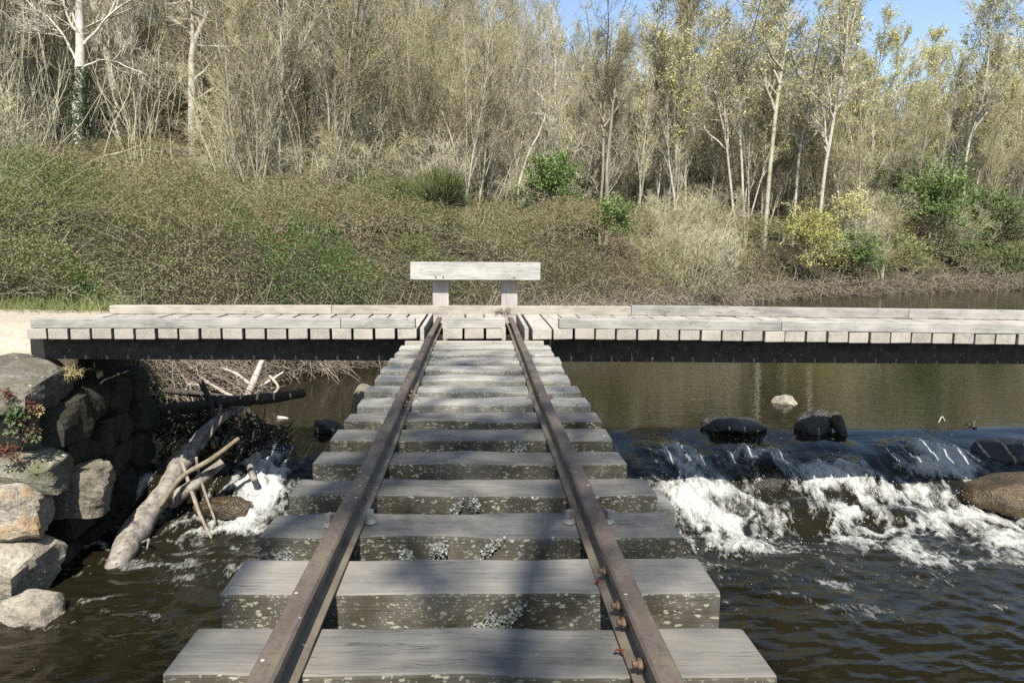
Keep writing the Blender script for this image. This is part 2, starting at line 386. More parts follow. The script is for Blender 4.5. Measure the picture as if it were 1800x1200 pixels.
def ground(x, y):
    s = inland(x, y); p = np.maximum(s, 0)
    left = 1 - sm(-6, 24, x - 0.15 * (np.asarray(y) - 30))
    z = -1.62 + 1.75 * sm(0, 3.2, p) + (0.13 + 0.02 * (1 - left)) * np.clip(p - 1.2, 0, 9) + (0.30 * left + 0.07) * np.maximum(p - 10.2, 0)
    z = np.minimum(z, 26 + 0.02 * z)
    z = z + (fbm(x * 0.35, y * 0.35, 0, 2) - 0.5) * 0.5 * sm(0.5, 4, p)
    plat = sm(-0.02, 0.06, s) * (1 - sm(8.0, 10.5, y)) * (1 - sm(-3.9, -3.2, x) * sm(7.4, 8, y))
    zp = -0.36 + 0.42 * sm(5.8, 6.9, y) + (fbm(x * 2, y * 2, 0, 9) - 0.5) * 0.05
    z = z * (1 - plat) + zp * plat
    bed = -2.45 + (fbm(x * 1.4, y * 1.4, 0, 5) - 0.5) * 0.3 - 0.8 * sm(0, 6, -s)
    z = np.where(s > 0, z, bed)
    back = sm(-2.4, -3.4, np.asarray(y))                       # the bank on which the track starts
    return z * (1 - back) + back * (-0.2 + (fbm(x * 0.5, y * 0.5, 0, 6) - 0.5) * 0.06)
def axis(segs):
    r = []
    for a, b, st in segs: r.append(np.arange(a, b, st))
    return np.concatenate(r)
gx = axis([(-300, -60, 20), (-60, -20, 1.5), (-20, -6, 0.5), (-6, 6, 0.14), (6, 30, 0.6), (30, 80, 2), (80, 421, 20)])
gy = axis([(-60, -8, 4), (-8, 4, 0.6), (4, 5.7, 0.14), (5.7, 5.92, 0.11), (5.92, 6.04, 0.02), (6.04, 13, 0.14), (13, 40, 0.5), (40, 100, 2.5), (100, 900, 40)])
def grid_faces(nx, ny):
    i = np.arange(nx * ny).reshape(ny, nx)
    return np.stack([i[:-1, :-1], i[:-1, 1:], i[1:, 1:], i[1:, :-1]], -1).reshape(-1, 4)
GX, GY = np.meshgrid(gx, gy)
GZ = ground(GX, GY)
def groundmat():
    k = NT('ground'); geo = k.n('ShaderNodeNewGeometry'); co = geo.outputs['Position']
    a = k.n('ShaderNodeAttribute', attribute_name='sand').outputs['Fac']
    n1 = k.noise(co, 0.9, 6, 0.6); n2 = k.noise(co, 14, 6, 0.7); n3 = k.noise(co, 60, 4, 0.7)
    lit = k.ramp(n2, (0.3, (0.05, 0.042, 0.024)), (0.5, (0.12, 0.10, 0.06)), (0.7, (0.20, 0.17, 0.11)))
    lit = k.mix(k.ramp(n1, (0.45, 0.0), (0.6, 0.7)), lit, (0.08, 0.09, 0.03))
    sand = k.ramp(n2, (0.3, (0.30, 0.255, 0.19)), (0.7, (0.46, 0.40, 0.31)))
    sand = k.mix(k.ramp(n3, (0.35, 0.5), (0.5, 0.0)), sand, (0.22, 0.19, 0.14))
    lit = k.mix(k.n('ShaderNodeAttribute', attribute_name='humus').outputs['Fac'], lit, k.ramp(n2, (0.3, (0.018, 0.015, 0.009)), (0.7, (0.06, 0.05, 0.032))))
    c = k.mix(a, lit, sand)
    return k.pbr(c, 0.95, k.bump(k.math('ADD', n2, n3), 0.7, 0.03), 0.15)
sgn = inland(GX, GY)
sand = sm(0.12, 0.22, sgn) * (1 - sm(7.9, 8.6, GY + 0.7 * (fbm(GX, GY, 0, 21) - 0.5))) + sm(-2.4, -3.4, GY) * 0.6
tag(link('ground', mesh_np('ground', np.stack([GX, GY, GZ], -1), [grid_faces(len(gx), len(gy))], groundmat(), smooth=True, attrs={'sand': sand, 'humus': 1 - sm(10, 13, sgn)})), kind='structure')

# ------------------------------------------------------------------ water: pool, weir and lower reach in one sheet
FOAM = []   # x, y, rx, ry, strength
for px, py, rx, ry, st in [(1255, 900, 95, 42, 1.15), (1300, 945, 90, 22, 0.85), (1190, 850, 45, 22, 1.0), (1330, 850, 60, 14, 0.9), (1450, 868, 70, 16, 0.9),
                           (1500, 905, 60, 25, 0.85), (1640, 850, 60, 26, 1.2), (1600, 880, 90, 18, 0.9), (1700, 905, 110, 20, 0.9), (1770, 940, 60, 24, 0.8),
                           (1560, 945, 90, 22, 0.65), (1650, 970, 60, 14, 0.5), (1220, 980, 60, 16, 0.5),
                           (450, 880, 50, 42, 1.25), (410, 905, 70, 26, 1.0), (470, 930, 60, 14, 0.7), (380, 935, 60, 14, 0.5), (235, 880, 45, 14, 0.8), (245, 905, 50, 12, 0.7),
                           (150, 950, 60, 10, 0.45), (440, 985, 50, 8, 0.35), (1440, 905, 60, 12, 0.5)]:
    p = at(px, py, Z=-1.85); q = at(px, py + ry, Z=-1.85)
    FOAM.append((p[0], p[1], 1.2 * rx / F * p[1], 1.15 * abs(p[1] - q[1]), st))
STONES = []  # boulders the sheet of water runs over: x, y, radius, height
for px, py, z, r, h in [(1345, 838, -1.68, 0.28, 0.16), (1400, 895, -1.80, 0.34, 0.16), (1500, 835, -1.66, 0.30, 0.10), (1570, 895, -1.8, 0.25, 0.12), (1230, 840, -1.66, 0.25, 0.08),
                        (1180, 880, -1.78, 0.25, 0.12), (1300, 800, -1.6, 0.35, 0.04), (1450, 795, -1.58, 0.3, 0.045), (1600, 800, -1.6, 0.3, 0.035), (1160, 800, -1.6, 0.3, 0.03),
                        (420, 850, -1.68, 0.3, 0.1), (280, 850, -1.68, 0.3, 0.12), (480, 800, -1.6, 0.2, 0.06)]:
    p = at(px, py, Z=z); STONES.append((p[0], p[1], r, h))
def water_height(x, y):
    yc = 8.50 + 0.22 * (vn(x * 0.7, 0, 0, 31) - 0.5); t = yc - y
    j = (fbm(x * 1.1, 3.3, 0, 33, 3) - 0.5) * 0.7
    lip = np.clip((np.sqrt(t * t + 0.006) + t) / 2, 0, 1.0)
    S = 0.28 * lip + 0.50 * sm(0.85 + j, 1.55 + j, t) + 0.22 * sm(1.3 + j, 2.1 + j, t)
    z = Z_POOL - (Z_POOL - Z_LOW) * S
    for sx, sy, r, h in STONES: z = z + h * np.exp(-(((x - sx) / r) ** 2 + ((y - sy) / (r * 0.7)) ** 2) ** 1.5)
    fall = sm(0.55, 1.0, t) * (1 - sm(1.9, 2.7, t))
    z = z + fall * ((fbm(x * 3.2, y * 2.2, 0, 35, 4) - 0.5) * 0.14 + (np.abs(fbm(x * 9, y * 5, 0, 36, 4) - 0.5)) * -0.07)
    z = z + sm(-0.3, 0.3, t) * (1 - sm(0.8, 1.2, t)) * (fbm(x * 1.2, y * 3.0, 0, 38, 2) - 0.5) * 0.022
    low = sm(1.4, 2.4, t)
    calm = 0.35 + 0.65 * (1 - sm(2.2, 4.6, t))
    near = np.hypot(x, y)
    lod = 1 - sm(10, 14, near)
    wv = (fbm(x * 2.6 + 0.5 * y, y * 6.0 - 0.6 * x, 0, 41, 3) - 0.5) * 0.045 * (0.55 + 0.45 * calm) + (fbm(x * 9, y * 16, 0, 43, 3) - 0.5) * 0.026 * (0.4 + 0.6 * calm)
    z = z + low * wv * lod
    f = np.zeros(np.shape(x))
    for fx, fy, rx, ry, st in FOAM: f = np.maximum(f, st * np.exp(-((x - fx) / rx) ** 2 - ((y - fy) / ry) ** 2))
    wx_ = (fbm(x * 2.2, y * 2.2, 0, 50, 3) - 0.5) * 0.5; wy_ = (fbm(x * 2.2, y * 2.2, 0, 52, 3) - 0.5) * 0.5
    rid = 1 - 2 * np.abs(fbm((x + wx_) * 6.5, (y + wy_) * 2.6, 0, 51, 5) - 0.5)
    foam = sm(0.44, 1.30, f * 0.95 + (rid - 0.62) * 1.25)
    streak = sm(0.60, 0.74, fbm((x + wx_) * 2.0, (y + wy_) * 7, 0, 53, 5)) * sm(1.4, 2.0, t) * (1 - sm(3.0, 4.4, t)) * 0.42
    curt = sm(1.1, 1.3, t - j) * (1 - sm(1.5, 2.1, t)) * sm(0.46, 0.66, fbm(x * 11, y * 1.3, 0, 57, 4)) * (0.35 + 0.45 * sm(0.45, 0.6, vn(x * 1.3, y * 0.8, 0, 58)))
    lace = sm(0.86, 0.98, 1 - 2 * np.abs(fbm((x + wx_ * 1.5) * 2.6, (y + wy_ * 1.5) * 3.6, 0, 66, 4) - 0.5)) * sm(1.3, 1.9, t) * (1 - sm(2.4, 3.9, t)) * (0.25 + 0.5 * np.clip(sm(0.02, 0.4, f), 0, 1))
    foam = np.maximum(np.maximum(foam, lace), np.maximum(streak, curt))
    z = z + foam * np.clip(f, 0.12, 1.25) * (0.03 + 0.30 * np.maximum(fbm(x * 5, y * 4, 0, 61, 3) - 0.42, 0) + 0.02 * (fbm(x * 22, y * 16, 0, 63, 2) - 0.4))
    return z, foam, sm(0.45, 1.1, t) * (1 - 0.86 * sm(2.0, 3.6, t))
wx = axis([(-60, -5, 3), (-5, -3.9, 0.1), (-3.9, 6.0, 0.025), (6.0, 10, 0.15), (10, 60, 2), (60, 400, 20)])
wy = axis([(-3.2, 2.6, 0.2), (2.6, 6.0, 0.028), (6.0, 8.9, 0.024), (8.9, 14, 0.3), (14, 60, 3), (60, 140, 10)])
WX, WY = np.meshgrid(wx, wy)
WZ, WF, WT = water_height(WX, WY)
def watermat():
    k = NT('river_water'); geo = k.n('ShaderNodeNewGeometry'); co = geo.outputs['Position']
    foam = k.n('ShaderNodeAttribute', attribute_name='foam').outputs['Fac']
    turb = k.n('ShaderNodeAttribute', attribute_name='turb').outputs['Fac']
    a = k.noise(k.mapv(co, (1.0, 2.2, 1)), 3.0, 3, 0.5); b = k.noise(k.mapv(co, (1, 2, 1)), 16, 4, 0.55); c = k.noise(k.mapv(co, (0.7, 2.6, 1)), 7.0, 2, 0.5)
    pool = k.math('ADD', k.math('MULTIPLY', c, 0.0028), k.math('MULTIPLY', a, 0.004))
    fast = k.math('ADD', k.math('MULTIPLY', a, 0.012), k.math('MULTIPLY', b, 0.010))
    hgt = k.math('ADD', pool, k.math('MULTIPLY', turb, fast))
    nor = k.bump(hgt, 1.0, 1.0)
    deep = k.n('ShaderNodeBsdfDiffuse', {'Color': (0.015, 0.0135, 0.0065)})
    thru = k.n('ShaderNodeBsdfTransparent', {'Color': (0.20, 0.15, 0.06)})
    body = k.n('ShaderNodeMixShader', {0: 0.62, 1: thru.outputs[0], 2: deep.outputs[0]})
    gl = k.n('ShaderNodeBsdfGlossy', {'Color': (1, 1, 1), 'Roughness': 0.03, 'Normal': nor})
    fr = k.n('ShaderNodeFresnel', {'IOR': 1.34, 'Normal': nor})
    wtr = k.n('ShaderNodeMixShader', {0: fr.outputs[0], 1: body.outputs[0], 2: gl.outputs[0]})
    fn = k.noise(k.mapv(co, (1.6, 0.6, 1)), 17, 6, 0.68, 0.8); fn2 = k.noise(co, 85, 4, 0.7)
    fm = k.math('ADD', foam, k.math('MULTIPLY', k.math('SUBTRACT', k.math('ADD', k.math('MULTIPLY', fn, 0.85), k.math('MULTIPLY', fn2, 0.15)), 0.5), 2.0))
    fm = k.math('MULTIPLY', k.ramp(fm, (0.24, 0.0), (1.30, 0.90)), k.ramp(foam, (0.02, 0.0), (0.12, 1.0)))
    fb = k.n('ShaderNodeBsdfPrincipled', {'Base Color': k.ramp(fn2, (0.3, (0.26, 0.26, 0.22)), (0.68, (0.52, 0.53, 0.51))), 'Roughness': 0.45, 'Normal': k.bump(k.math('ADD', fn, k.math('MULTIPLY', fn2, 0.3)), 0.6, 0.012)})
    mx = k.n('ShaderNodeMixShader', {0: fm, 1: wtr.outputs[0], 2: fb.outputs[0]})
    k.t.links.new(mx.outputs[0], k.out.inputs[0]); return k.m
tag(link('water', mesh_np('water', np.stack([WX, WY, WZ], -1), [grid_faces(len(wx), len(wy))], watermat(), smooth=True, attrs={'foam': WF, 'turb': WT})), kind='structure')
def wz(x, y): return float(water_height(np.array([float(x)]), np.array([float(y)]))[0][0])

# spray thrown up from the falls and bubbles drifting below it
def blobs(name, P, rad, mat, sub=1, flat=1.0):
    bm = bmesh.new(); bmesh.ops.create_icosphere(bm, subdivisions=sub, radius=1)
    V0 = np.array([v.co[:] for v in bm.verts]); F0 = np.array([[v.index for v in f.verts] for f in bm.faces]); bm.free()
    V = (V0[None] * np.asarray(rad)[:, None, None] * [1, 1, flat] + P[:, None]).reshape(-1, 3)
    Fc = (F0[None] + (np.arange(len(P)) * len(V0))[:, None, None]).reshape(-1, 3)
    return mesh_np(name, V, [Fc], mat, smooth=True)
def dropmat():
    k = NT('spray'); return k.pbr((0.78, 0.80, 0.80), 0.15, None, 0.6)
M_DROP = dropmat()
P = []; Rr = []
for fx, fy, rx, ry, st in FOAM:
    if st < 0.85: continue
    n = int(80 * st)
    x = fx + RNG.normal(0, rx * 0.55, n); y = fy + RNG.normal(0, ry * 0.5, n)
    hh = np.abs(RNG.normal(0, 0.075 * st, n))
    z = water_height(x, y)[0] + hh
    P.append(np.stack([x, y, z], -1)); Rr.append(RNG.uniform(0.0015, 0.004, n) * np.where(RNG.random(n) > 0.93, 1.6, 1))
tag(link('spray_droplets', blobs('spray_droplets', np.concatenate(P), np.concatenate(Rr), M_DROP)), 'white spray droplets thrown up by the tumbling weir water', 'spray', kind='stuff')
n = 1300
bx = RNG.uniform(-3.0, 4.5, n); by = RNG.uniform(3.4, 6.7, n)
keep = np.abs(bx) > 0.75
bx, by = bx[keep], by[keep]
bub = np.stack([bx, by, water_height(bx, by)[0]], -1)
def bubmat():
    k = NT('bubble'); t = k.n('ShaderNodeBsdfTransparent'); g = k.n('ShaderNodeBsdfGlossy', {'Roughness': 0.05})
    f = k.n('ShaderNodeLayerWeight', {'Blend': 0.35}); m = k.n('ShaderNodeMixShader', {0: f.outputs['Facing'], 1: t.outputs[0], 2: g.outputs[0]})
    k.t.links.new(m.outputs[0], k.out.inputs[0]); return k.m
tag(link('bubbles', blobs('bubbles', bub, RNG.uniform(0.003, 0.008, len(bub)) * np.where(RNG.random(len(bub)) > 0.96, 1.9, 1), bubmat(), 1, 0.7)), 'small glassy bubbles drifting on the dark lower water', 'bubbles', kind='stuff')

# ------------------------------------------------------------------ railway track on open sleepers
track = empty('railway_track', (0, 0, 0), 'narrow rusty railway track on weathered grey sleepers leading to the footbridge', 'railway track')
SL, SW, ST, SP, S0 = 1.2, 0.182, 0.14, 0.328, 1.262
sl_meshes = [from_bm('sleeper', box(SL + 0.012 * (q - 1.5), SW + 0.004 * (q % 3 - 1), ST, 0.008, 2, 0.017, q, 13), M_SLEEPER) for q in range(4)]
sl_pale = [from_bm('sleeper', box(SL + 0.014 * (q - 1), SW, ST, 0.010, 2, 0.016, q + 9, 11), M_SLEEPER_PALE) for q in range(3)]
rr = random.Random(3)
SLEEP = []
for kx in range(-13, 14):
    y = S0 + SP * kx + SW / 2
    me = sl_pale[kx % 3] if kx > 6 else sl_meshes[kx % 4]
    dx = rr.uniform(-0.008, 0.008) + (0.012 if kx == 3 else 0)
    o = link('sleeper', me, track, (dx, y, -ST / 2 + rr.uniform(-0.003, 0.001)), (rr.uniform(-0.006, 0.006), 0, rr.uniform(-0.006, 0.006) + (math.pi if kx % 2 else 0)))
    SLEEP.append(o)
# last board against the footbridge
link('end_board', from_bm('end_board', box(1.16, 0.06, 0.13, 0.004), M_PLANK), track, (0.0, 5.90, -0.065))
# long bearers under the sleepers, out of sight below
for sx in (-0.36, 0.36):
    link('bearer', from_bm('bearer', box(9.6, 0.16, 0.22, 0.006), M_SLEEPER), track, (sx, 1.2, -ST - 0.112), (0, 0, math.pi / 2))
for yy in (-1.2, 1.6, 4.2):
    for sx in (-0.4, 0.4):
        link('pier_post', from_bm('pier_post', box(2.4, 0.18, 0.18, 0.006), M_SLEEPER), track, (sx, yy, -ST - 0.226 - 1.2), (0, math.pi / 2, 0))
link('support_block', from_bm('support_block', box(0.34, 0.2, 0.16, 0.008, 2, 0.008, 3, 3), M_SLEEPER_PALE), track, (0.585, 2.62, -ST - 0.09), (0, 0, 0.03))

RH, FW, HW = 0.075, 0.080, 0.048
prof = [(-FW/2, 0.0), (FW/2, 0.0), (FW/2, 0.006), (0.010, 0.017), (0.0065, 0.024), (0.0065, 0.046), (HW/2, 0.054), (HW/2, 0.069), (HW/2-0.005, RH), (-HW/2+0.005, RH),
        (-HW/2, 0.069), (-HW/2, 0.054), (-0.0065, 0.046), (-0.0065, 0.024), (-0.010, 0.017), (-FW/2, 0.006)]
def rail_mesh(y0, y1, sgn):
    ys = np.linspace(y0, y1, 40); V = []
    for y in ys:
        off = 0.004 * math.sin(y * 1.1 + sgn) + 0.002 * math.sin(y * 3.1); V += [(px + off, y, pz + 0.0015 * math.sin(y * 2.3 + sgn)) for px, pz in prof]
    npf = len(prof); Fq = []
    for i in range(len(ys) - 1):
        for j in range(npf):
            j2 = (j + 1) % npf; Fq.append((i * npf + j, i * npf + j2, (i + 1) * npf + j2, (i + 1) * npf + j))
    me = bpy.data.meshes.new('rail'); me.from_pydata(V, [], Fq + [tuple(range(npf))[::-1], tuple(range((len(ys) - 1) * npf, len(ys) * npf))]); me.materials.append(M_RUST); me.update()
    return me
GA = 0.354
rails = []
for sx in (-1, 1):
    o = link('rail', rail_mesh(-3.0, 7.08, sx * 1.3), track, (sx * GA, 0, 0.004)); rails.append(o)
def hexbolt(r, h, stud=0.0):
    bm = bmesh.new(); bmesh.ops.create_cone(bm, cap_ends=True, segments=6, radius1=r, radius2=r, depth=h)
    bmesh.ops.bevel(bm, geom=bm.edges[:], offset=r * 0.12, segments=1, affect='EDGES')
    if stud:
        g = bmesh.ops.create_cone(bm, cap_ends=True, segments=10, radius1=r * 0.55, radius2=r * 0.5, depth=stud); bmesh.ops.translate(bm, verts=g['verts'], vec=(0, 0, h / 2 + stud / 2 - 0.001))
    return from_bm('bolt', bm, M_BOLT)
bolt = hexbolt(0.0125, 0.014, 0.010)
fish_y = {1: (1.16, 1.86), -1: (3.3, 3.78)}
for o, sx in zip(rails, (-1, 1)):
    y0, y1 = fish_y[sx]
    for side in (-1, 1):
        link('fishplate', from_bm('fishplate', box(y1 - y0, 0.010, 0.030, 0.003), M_RUST), o, (side * 0.0115, (y0 + y1) / 2, 0.034), (0, 0, math.pi / 2))
    for yy in ([1.245, 1.395, 1.455, 1.62] if sx > 0 else [3.36, 3.45, 3.6, 3.7]):
        link('bolt', bolt, o, (-sx * 0.024, yy, 0.034 + 0.003 * math.sin(yy * 40)), (0, -sx * math.pi / 2, 0))
# coach screws with flanged square heads
def screw():
    bm = bmesh.new(); bmesh.ops.create_cone(bm, cap_ends=True, segments=20, radius1=0.020, radius2=0.014, depth=0.012)
    g = bmesh.ops.create_cube(bm, size=1); 
    for v in g['verts']: v.co = Vector((v.co.x * 0.018, v.co.y * 0.018, v.co.z * 0.026 + 0.018))
    return from_bm('coach_screw', bm, M_SCREW)
scr = screw()
for kx in (-2, 2, 7, 11):
    yc = S0 + SP * kx + 0.10
    for sx in (-1, 1):
        for side in (-1, 1):
            link('coach_screw', scr, track, (sx * GA + side * 0.058, yc + rr.uniform(-.02, .02), 0.006), (0, 0, rr.uniform(0, 1.5)))
# tufts of leafy lichen on the sleeper fronts
def lichen_mesh(seed, w, h):
    rg = np.random.default_rng(seed); k = 150
    C = np.stack([rg.normal(0, w * 0.35, k), -np.abs(rg.normal(0, 0.006, k)), rg.normal(0, h * 0.35, k)], -1)
    C[:, 2] = np.clip(C[:, 2], -h, h)
    N = nrm(rg.normal(size=(k, 3)) * [1, 0.6, 1] + [0, -1.0, 0.35])
    V, Fq = leaves(C, N, rg.uniform(0.003, 0.007, k), rg, 0.8, 0.5)
    g = Geo(); c = np.array([0.40, 0.42, 0.36]) * rg.uniform(0.55, 1.25, (k, 1)); g.add(V, Fq, 0, np.repeat(c, 4, 0))
    return g.mesh('lichen', [M_LEAF], col=True)
lich = [lichen_mesh(q, *wh) for q, wh in enumerate([(0.035, 0.025), (0.06, 0.02), (0.03, 0.035)])]
for kx, lst in {1: [(0.10, -0.06), (0.06, -0.075), (0.02, -0.09), (-0.42, -0.07)], 2: [(-0.09, -0.035), (-0.18, -0.055), (0.06, -0.03), (-0.53, -0.06), (-0.40, -0.055)], 3: [(0.01, -0.03), (-0.05, -0.05)], 5: [(0.2, -0.04)]}.items():
    for q, (lx, lz) in enumerate(lst):
        link('lichen', lich[(q + kx) % 3], track, (lx, S0 + SP * kx - 0.003, lz), (0, rr.uniform(0, 3), 0))
# dry red leaves caught beside the rails
def dryleaf(seed):
    rg = np.random.default_rng(seed); V, Fq = leaves(np.zeros((3, 3)) + rg.normal(0, 0.006, (3, 3)) * [1, 1, 0.3], nrm(rg.normal(size=(3, 3)) * 0.6 + [0, 0, 1]), 0.010, rg, 0.5, 0.4)
    g = Geo(); g.add(V, Fq, 0, np.array([0.17, 0.045, 0.03])); return g.mesh('dry_leaf', [M_LEAF], col=True)
for q, (px, py, lb) in enumerate([(1050, 1023, 'small red leaf on second sleeper beside the bolted rail'), (1093, 1147, 'crumpled red leaf beside the fishplate of the bolted rail'), (523, 1180, 'narrow red leaf beside the rail without visible bolts')]):
    p = at(px, py, Z=0.008); tag(link('dry_leaf', dryleaf(q), None, p), lb, 'leaf')

# ------------------------------------------------------------------ footbridge
bridge = empty('footbridge', (0, 6.6, 0), 'low plank footbridge of grey timber on dark girders crossing the river', 'footbridge')
BY0, BY1, PZ = 5.97, 7.36, 0.096
PP, PT = 0.183, 0.088
def drop(x): return -0.0125 * max(0.0, x - 0.75)
PL = BY1 - BY0
pl_m = [from_bm('plank', box(PL, 0.163, PT, 0.006, 2, 0.007, q + 20, 5), M_PLANK) for q in range(5)]
def local(v): return (v[0], v[1] - 6.6, v[2])
x = -3.735; i = 0; gaps = (GA - 0.01, )
def plank(x, wdt=None):
    o = link('plank', pl_m[rr.randrange(5)] if wdt is None else from_bm('plank', box(PL, wdt, PT, 0.004), M_PLANK), bridge,
             local((x, (BY0 + BY1) / 2 + rr.uniform(-0.008, 0.008), PZ - PT / 2 + drop(x) + rr.uniform(-0.003, 0.003))), (0, 0, math.pi / 2 + (math.pi if rr.random() > .5 else 0) + rr.uniform(-.003, .003)))
for k in range(18): plank(-0.480 - 0.0915 - k * 0.1845)
for k in range(3): plank(-0.183 + k * 0.183)
for k in range(50): plank(0.482 + 0.0915 + k * 0.1790)
# flangeway boards on edge either side of each rail
for sx in (-1, 1):
    for off in (-0.105, 0.088):
        xx = sx * (GA + off) if sx > 0 else -(GA + off)
        link('flangeway_board', from_bm('flangeway_board', box(PL - 0.10, 0.034, 0.11, 0.004), M_PLANK), bridge, local((xx, (BY0 + BY1) / 2 - 0.02 - 0.03, PZ - 0.045)), (0, 0, math.pi / 2))
# near curb in lengths, interrupted for the rails
def curb(x0, x1, y, mat, hgt=0.082, dep=0.10, z0=None, name='curb_beam'):
    xm = (x0 + x1) / 2; L = x1 - x0; sl = math.atan2(drop(x1) - drop(x0), L)
    link(name, from_bm(name, box(L - 0.004, dep, hgt, 0.006, 2, 0.006, int(x0 * 7) % 50, max(3, int(L * 4))), mat), bridge, local((xm, y, PZ + 0.003 + hgt / 2 + (drop(x0) + drop(x1)) / 2)), (0, -sl, 0))
curb(-3.755, -1.13, BY0 + 0.052, M_CURB); curb(-1.13, -0.50, BY0 + 0.052, M_CURB); curb(-0.275, 0.262, BY0 + 0.052, M_CURB)
curb(0.715 - 0.0, 2.6, BY0 + 0.052, M_CURB); curb(2.6, 5.4, BY0 + 0.052, M_CURB); curb(5.4, 9.4, BY0 + 0.052, M_CURB)
curb(-3.70, -1.45, BY1 - 0.14, M_CURB_FAR, 0.085); curb(-1.45, 1.585, BY1 - 0.14, M_CURB_FAR, 0.085); curb(1.585, 4.4, BY1 - 0.14, M_CURB, 0.095); curb(4.4, 9.4, BY1 - 0.14, M_CURB, 0.095)
# girders
def girder(y, back, x0=-3.9, x1=9.5):
    bm = bmesh.new()
    for (cy, cz, sy, sz) in ((0, 0, 0.014, 0.226), (0.045 * back, 0.105, 0.076, 0.013), (0.045 * back, -0.105, 0.076, 0.013)):
        g = bmesh.ops.create_cube(bm, size=1)
        for v in g['verts']: v.co = Vector((v.co.x * (x1 - x0), v.co.y * sy + cy, v.co.z * sz + cz))
    link('girder', from_bm('girder', bm, M_GIRDER), bridge, local(((x0 + x1) / 2, y, PZ - PT - 0.117 - 0.010)), (0, 0.0055, 0))
girder(BY0 + 0.219, 1); girder(BY1 - 0.24, -1)
# cross sleepers that carry the near face between and under the planks
# ------------------------------------------------------------------ buffer stop behind the far curb
buf = empty('buffer_stop', (0, 7.45, 0), 'bleached timber buffer stop, one thick beam on two square posts', 'buffer stop')
BYB = 7.38
bl, br_, bt, bb = at(721, 476, BYB - 0.06), at(950, 476, BYB - 0.06), at(835, 461, BYB - 0.06), at(835, 492, BYB - 0.06)
link('beam', from_bm('beam', box(br_[0] - bl[0], 0.12, bt[2] - bb[2], 0.006, 2, 0.008, 4, 10), M_BUFFER), buf, ((bl[0] + br_[0]) / 2, BYB - 7.45, (bt[2] + bb[2]) / 2), (0, 0.004, 0))
for x0, x1 in ((759, 789), (881, 911)):
    a, b = at(x0, 520, BYB), at(x1, 520, BYB); hh = bb[2] + 0.06 + 0.9
    link('post', from_bm('post', box(hh, b[0] - a[0], 0.17, 0.005, 2, 0.005, x0, 5), M_POST), buf, ((a[0] + b[0]) / 2, BYB + 0.115 + 0.03 - 7.45, bb[2] + 0.06 - hh / 2), (0, math.pi / 2, 0))
for px, py in ((766, 487), (779, 487), (904, 488)):
    p = at(px, py, BYB - 0.062); bm = bmesh.new(); bmesh.ops.create_cone(bm, cap_ends=True, segments=8, radius1=0.009, radius2=0.006, depth=0.008)
    link('bolt', from_bm('bolt', bm, M_GIRDER), buf, (p[0], p[1] - 7.45, p[2]), (math.pi / 2, 0, 0))

# ------------------------------------------------------------------ stone abutment
abut = empty('stone_abutment', (-4.2, 6.4, 0), 'dry stone abutment of rough blocks under the footbridge end', 'abutment')
def stone(parent, c, size, mat, seed, rz=0, rx=0, ry=0, blocky=0.75, sub=4, planes=20, name='stone', label=None):
    o = link(name, rock_mesh(name, size, mat, seed, sub, planes, blocky) if parent is None else block_mesh(name, size, mat, seed, 0.035, 9 if sub > 3 else 6), parent, c if parent is None else (c[0] - parent.location.x, c[1] - parent.location.y, c[2] - parent.location.z), (rx, ry, rz))
    if label: o['label'] = label
    return o
stone(abut, (-4.20, 5.74, -0.36), (1.40, 0.95, 0.30), M_ROCK_SLAB, 11, 0.10, 0.10, 0.04, 0.8, label='broad flat slab with pale lichen')
stone(abut, (-5.3, 5.7, -0.42), (1.3, 0.9, 0.4), M_ROCK_SLAB, 12, -0.1)
stone(abut, (-3.80, 5.62, -1.02), (0.85, 0.5, 0.30), M_ROCK_LICHEN, 13, 0.1, 0.2, 0.08, label='grey stone dotted with round lichen')
stone(abut, (-3.74, 5.42, -1.26), (0.62, 0.5, 0.42), M_ROCK_ORANGE, 14, 0.15, 0.0, 0.05, 0.9, label='pale stone stained orange')
stone(abut, (-3.78, 5.36, -1.70), (0.80, 0.6, 0.50), M_ROCK_PALE, 15, -0.2, 0.1, 0.1)
stone(abut, (-3.48, 6.02, -1.30), (0.54, 0.5, 0.40), M_ROCK, 16, 0.2, 0.0, 0.05, 0.9, label='jutting squared block with a drilled hole')
sd = 30
for lvl, z in enumerate((-0.68, -1.0, -1.32, -1.64, -1.98)):
    for q, y in enumerate(np.arange(5.98 + 0.12 * (lvl % 2), 7.6, 0.42)):
        sd += 1; rg = np.random.default_rng(sd)
        stone(abut, (-3.74 + rg.uniform(-0.02, 0.03) - 0.02 * lvl, y, z + rg.uniform(-.01, .01)), (0.62, rg.uniform(0.43, 0.50), rg.uniform(0.33, 0.38)), M_ROCK_SHADE, sd, rg.uniform(-.03, .03), 0, 0, 0.85, 3)
    for q, x in enumerate(np.arange(-3.92 - 0.2 * (lvl % 2), -7.5, -0.55)):
        sd += 1; rg = np.random.default_rng(sd)
        stone(abut, (x, 5.80 + rg.uniform(-.05, .05), z + rg.uniform(-.02, .02)), (rg.uniform(0.54, 0.66), 0.5, rg.uniform(0.33, 0.40)), M_ROCK if q % 2 else M_ROCK_LICHEN, sd, rg.uniform(-.1, .1), 0, 0, 0.85, 3)

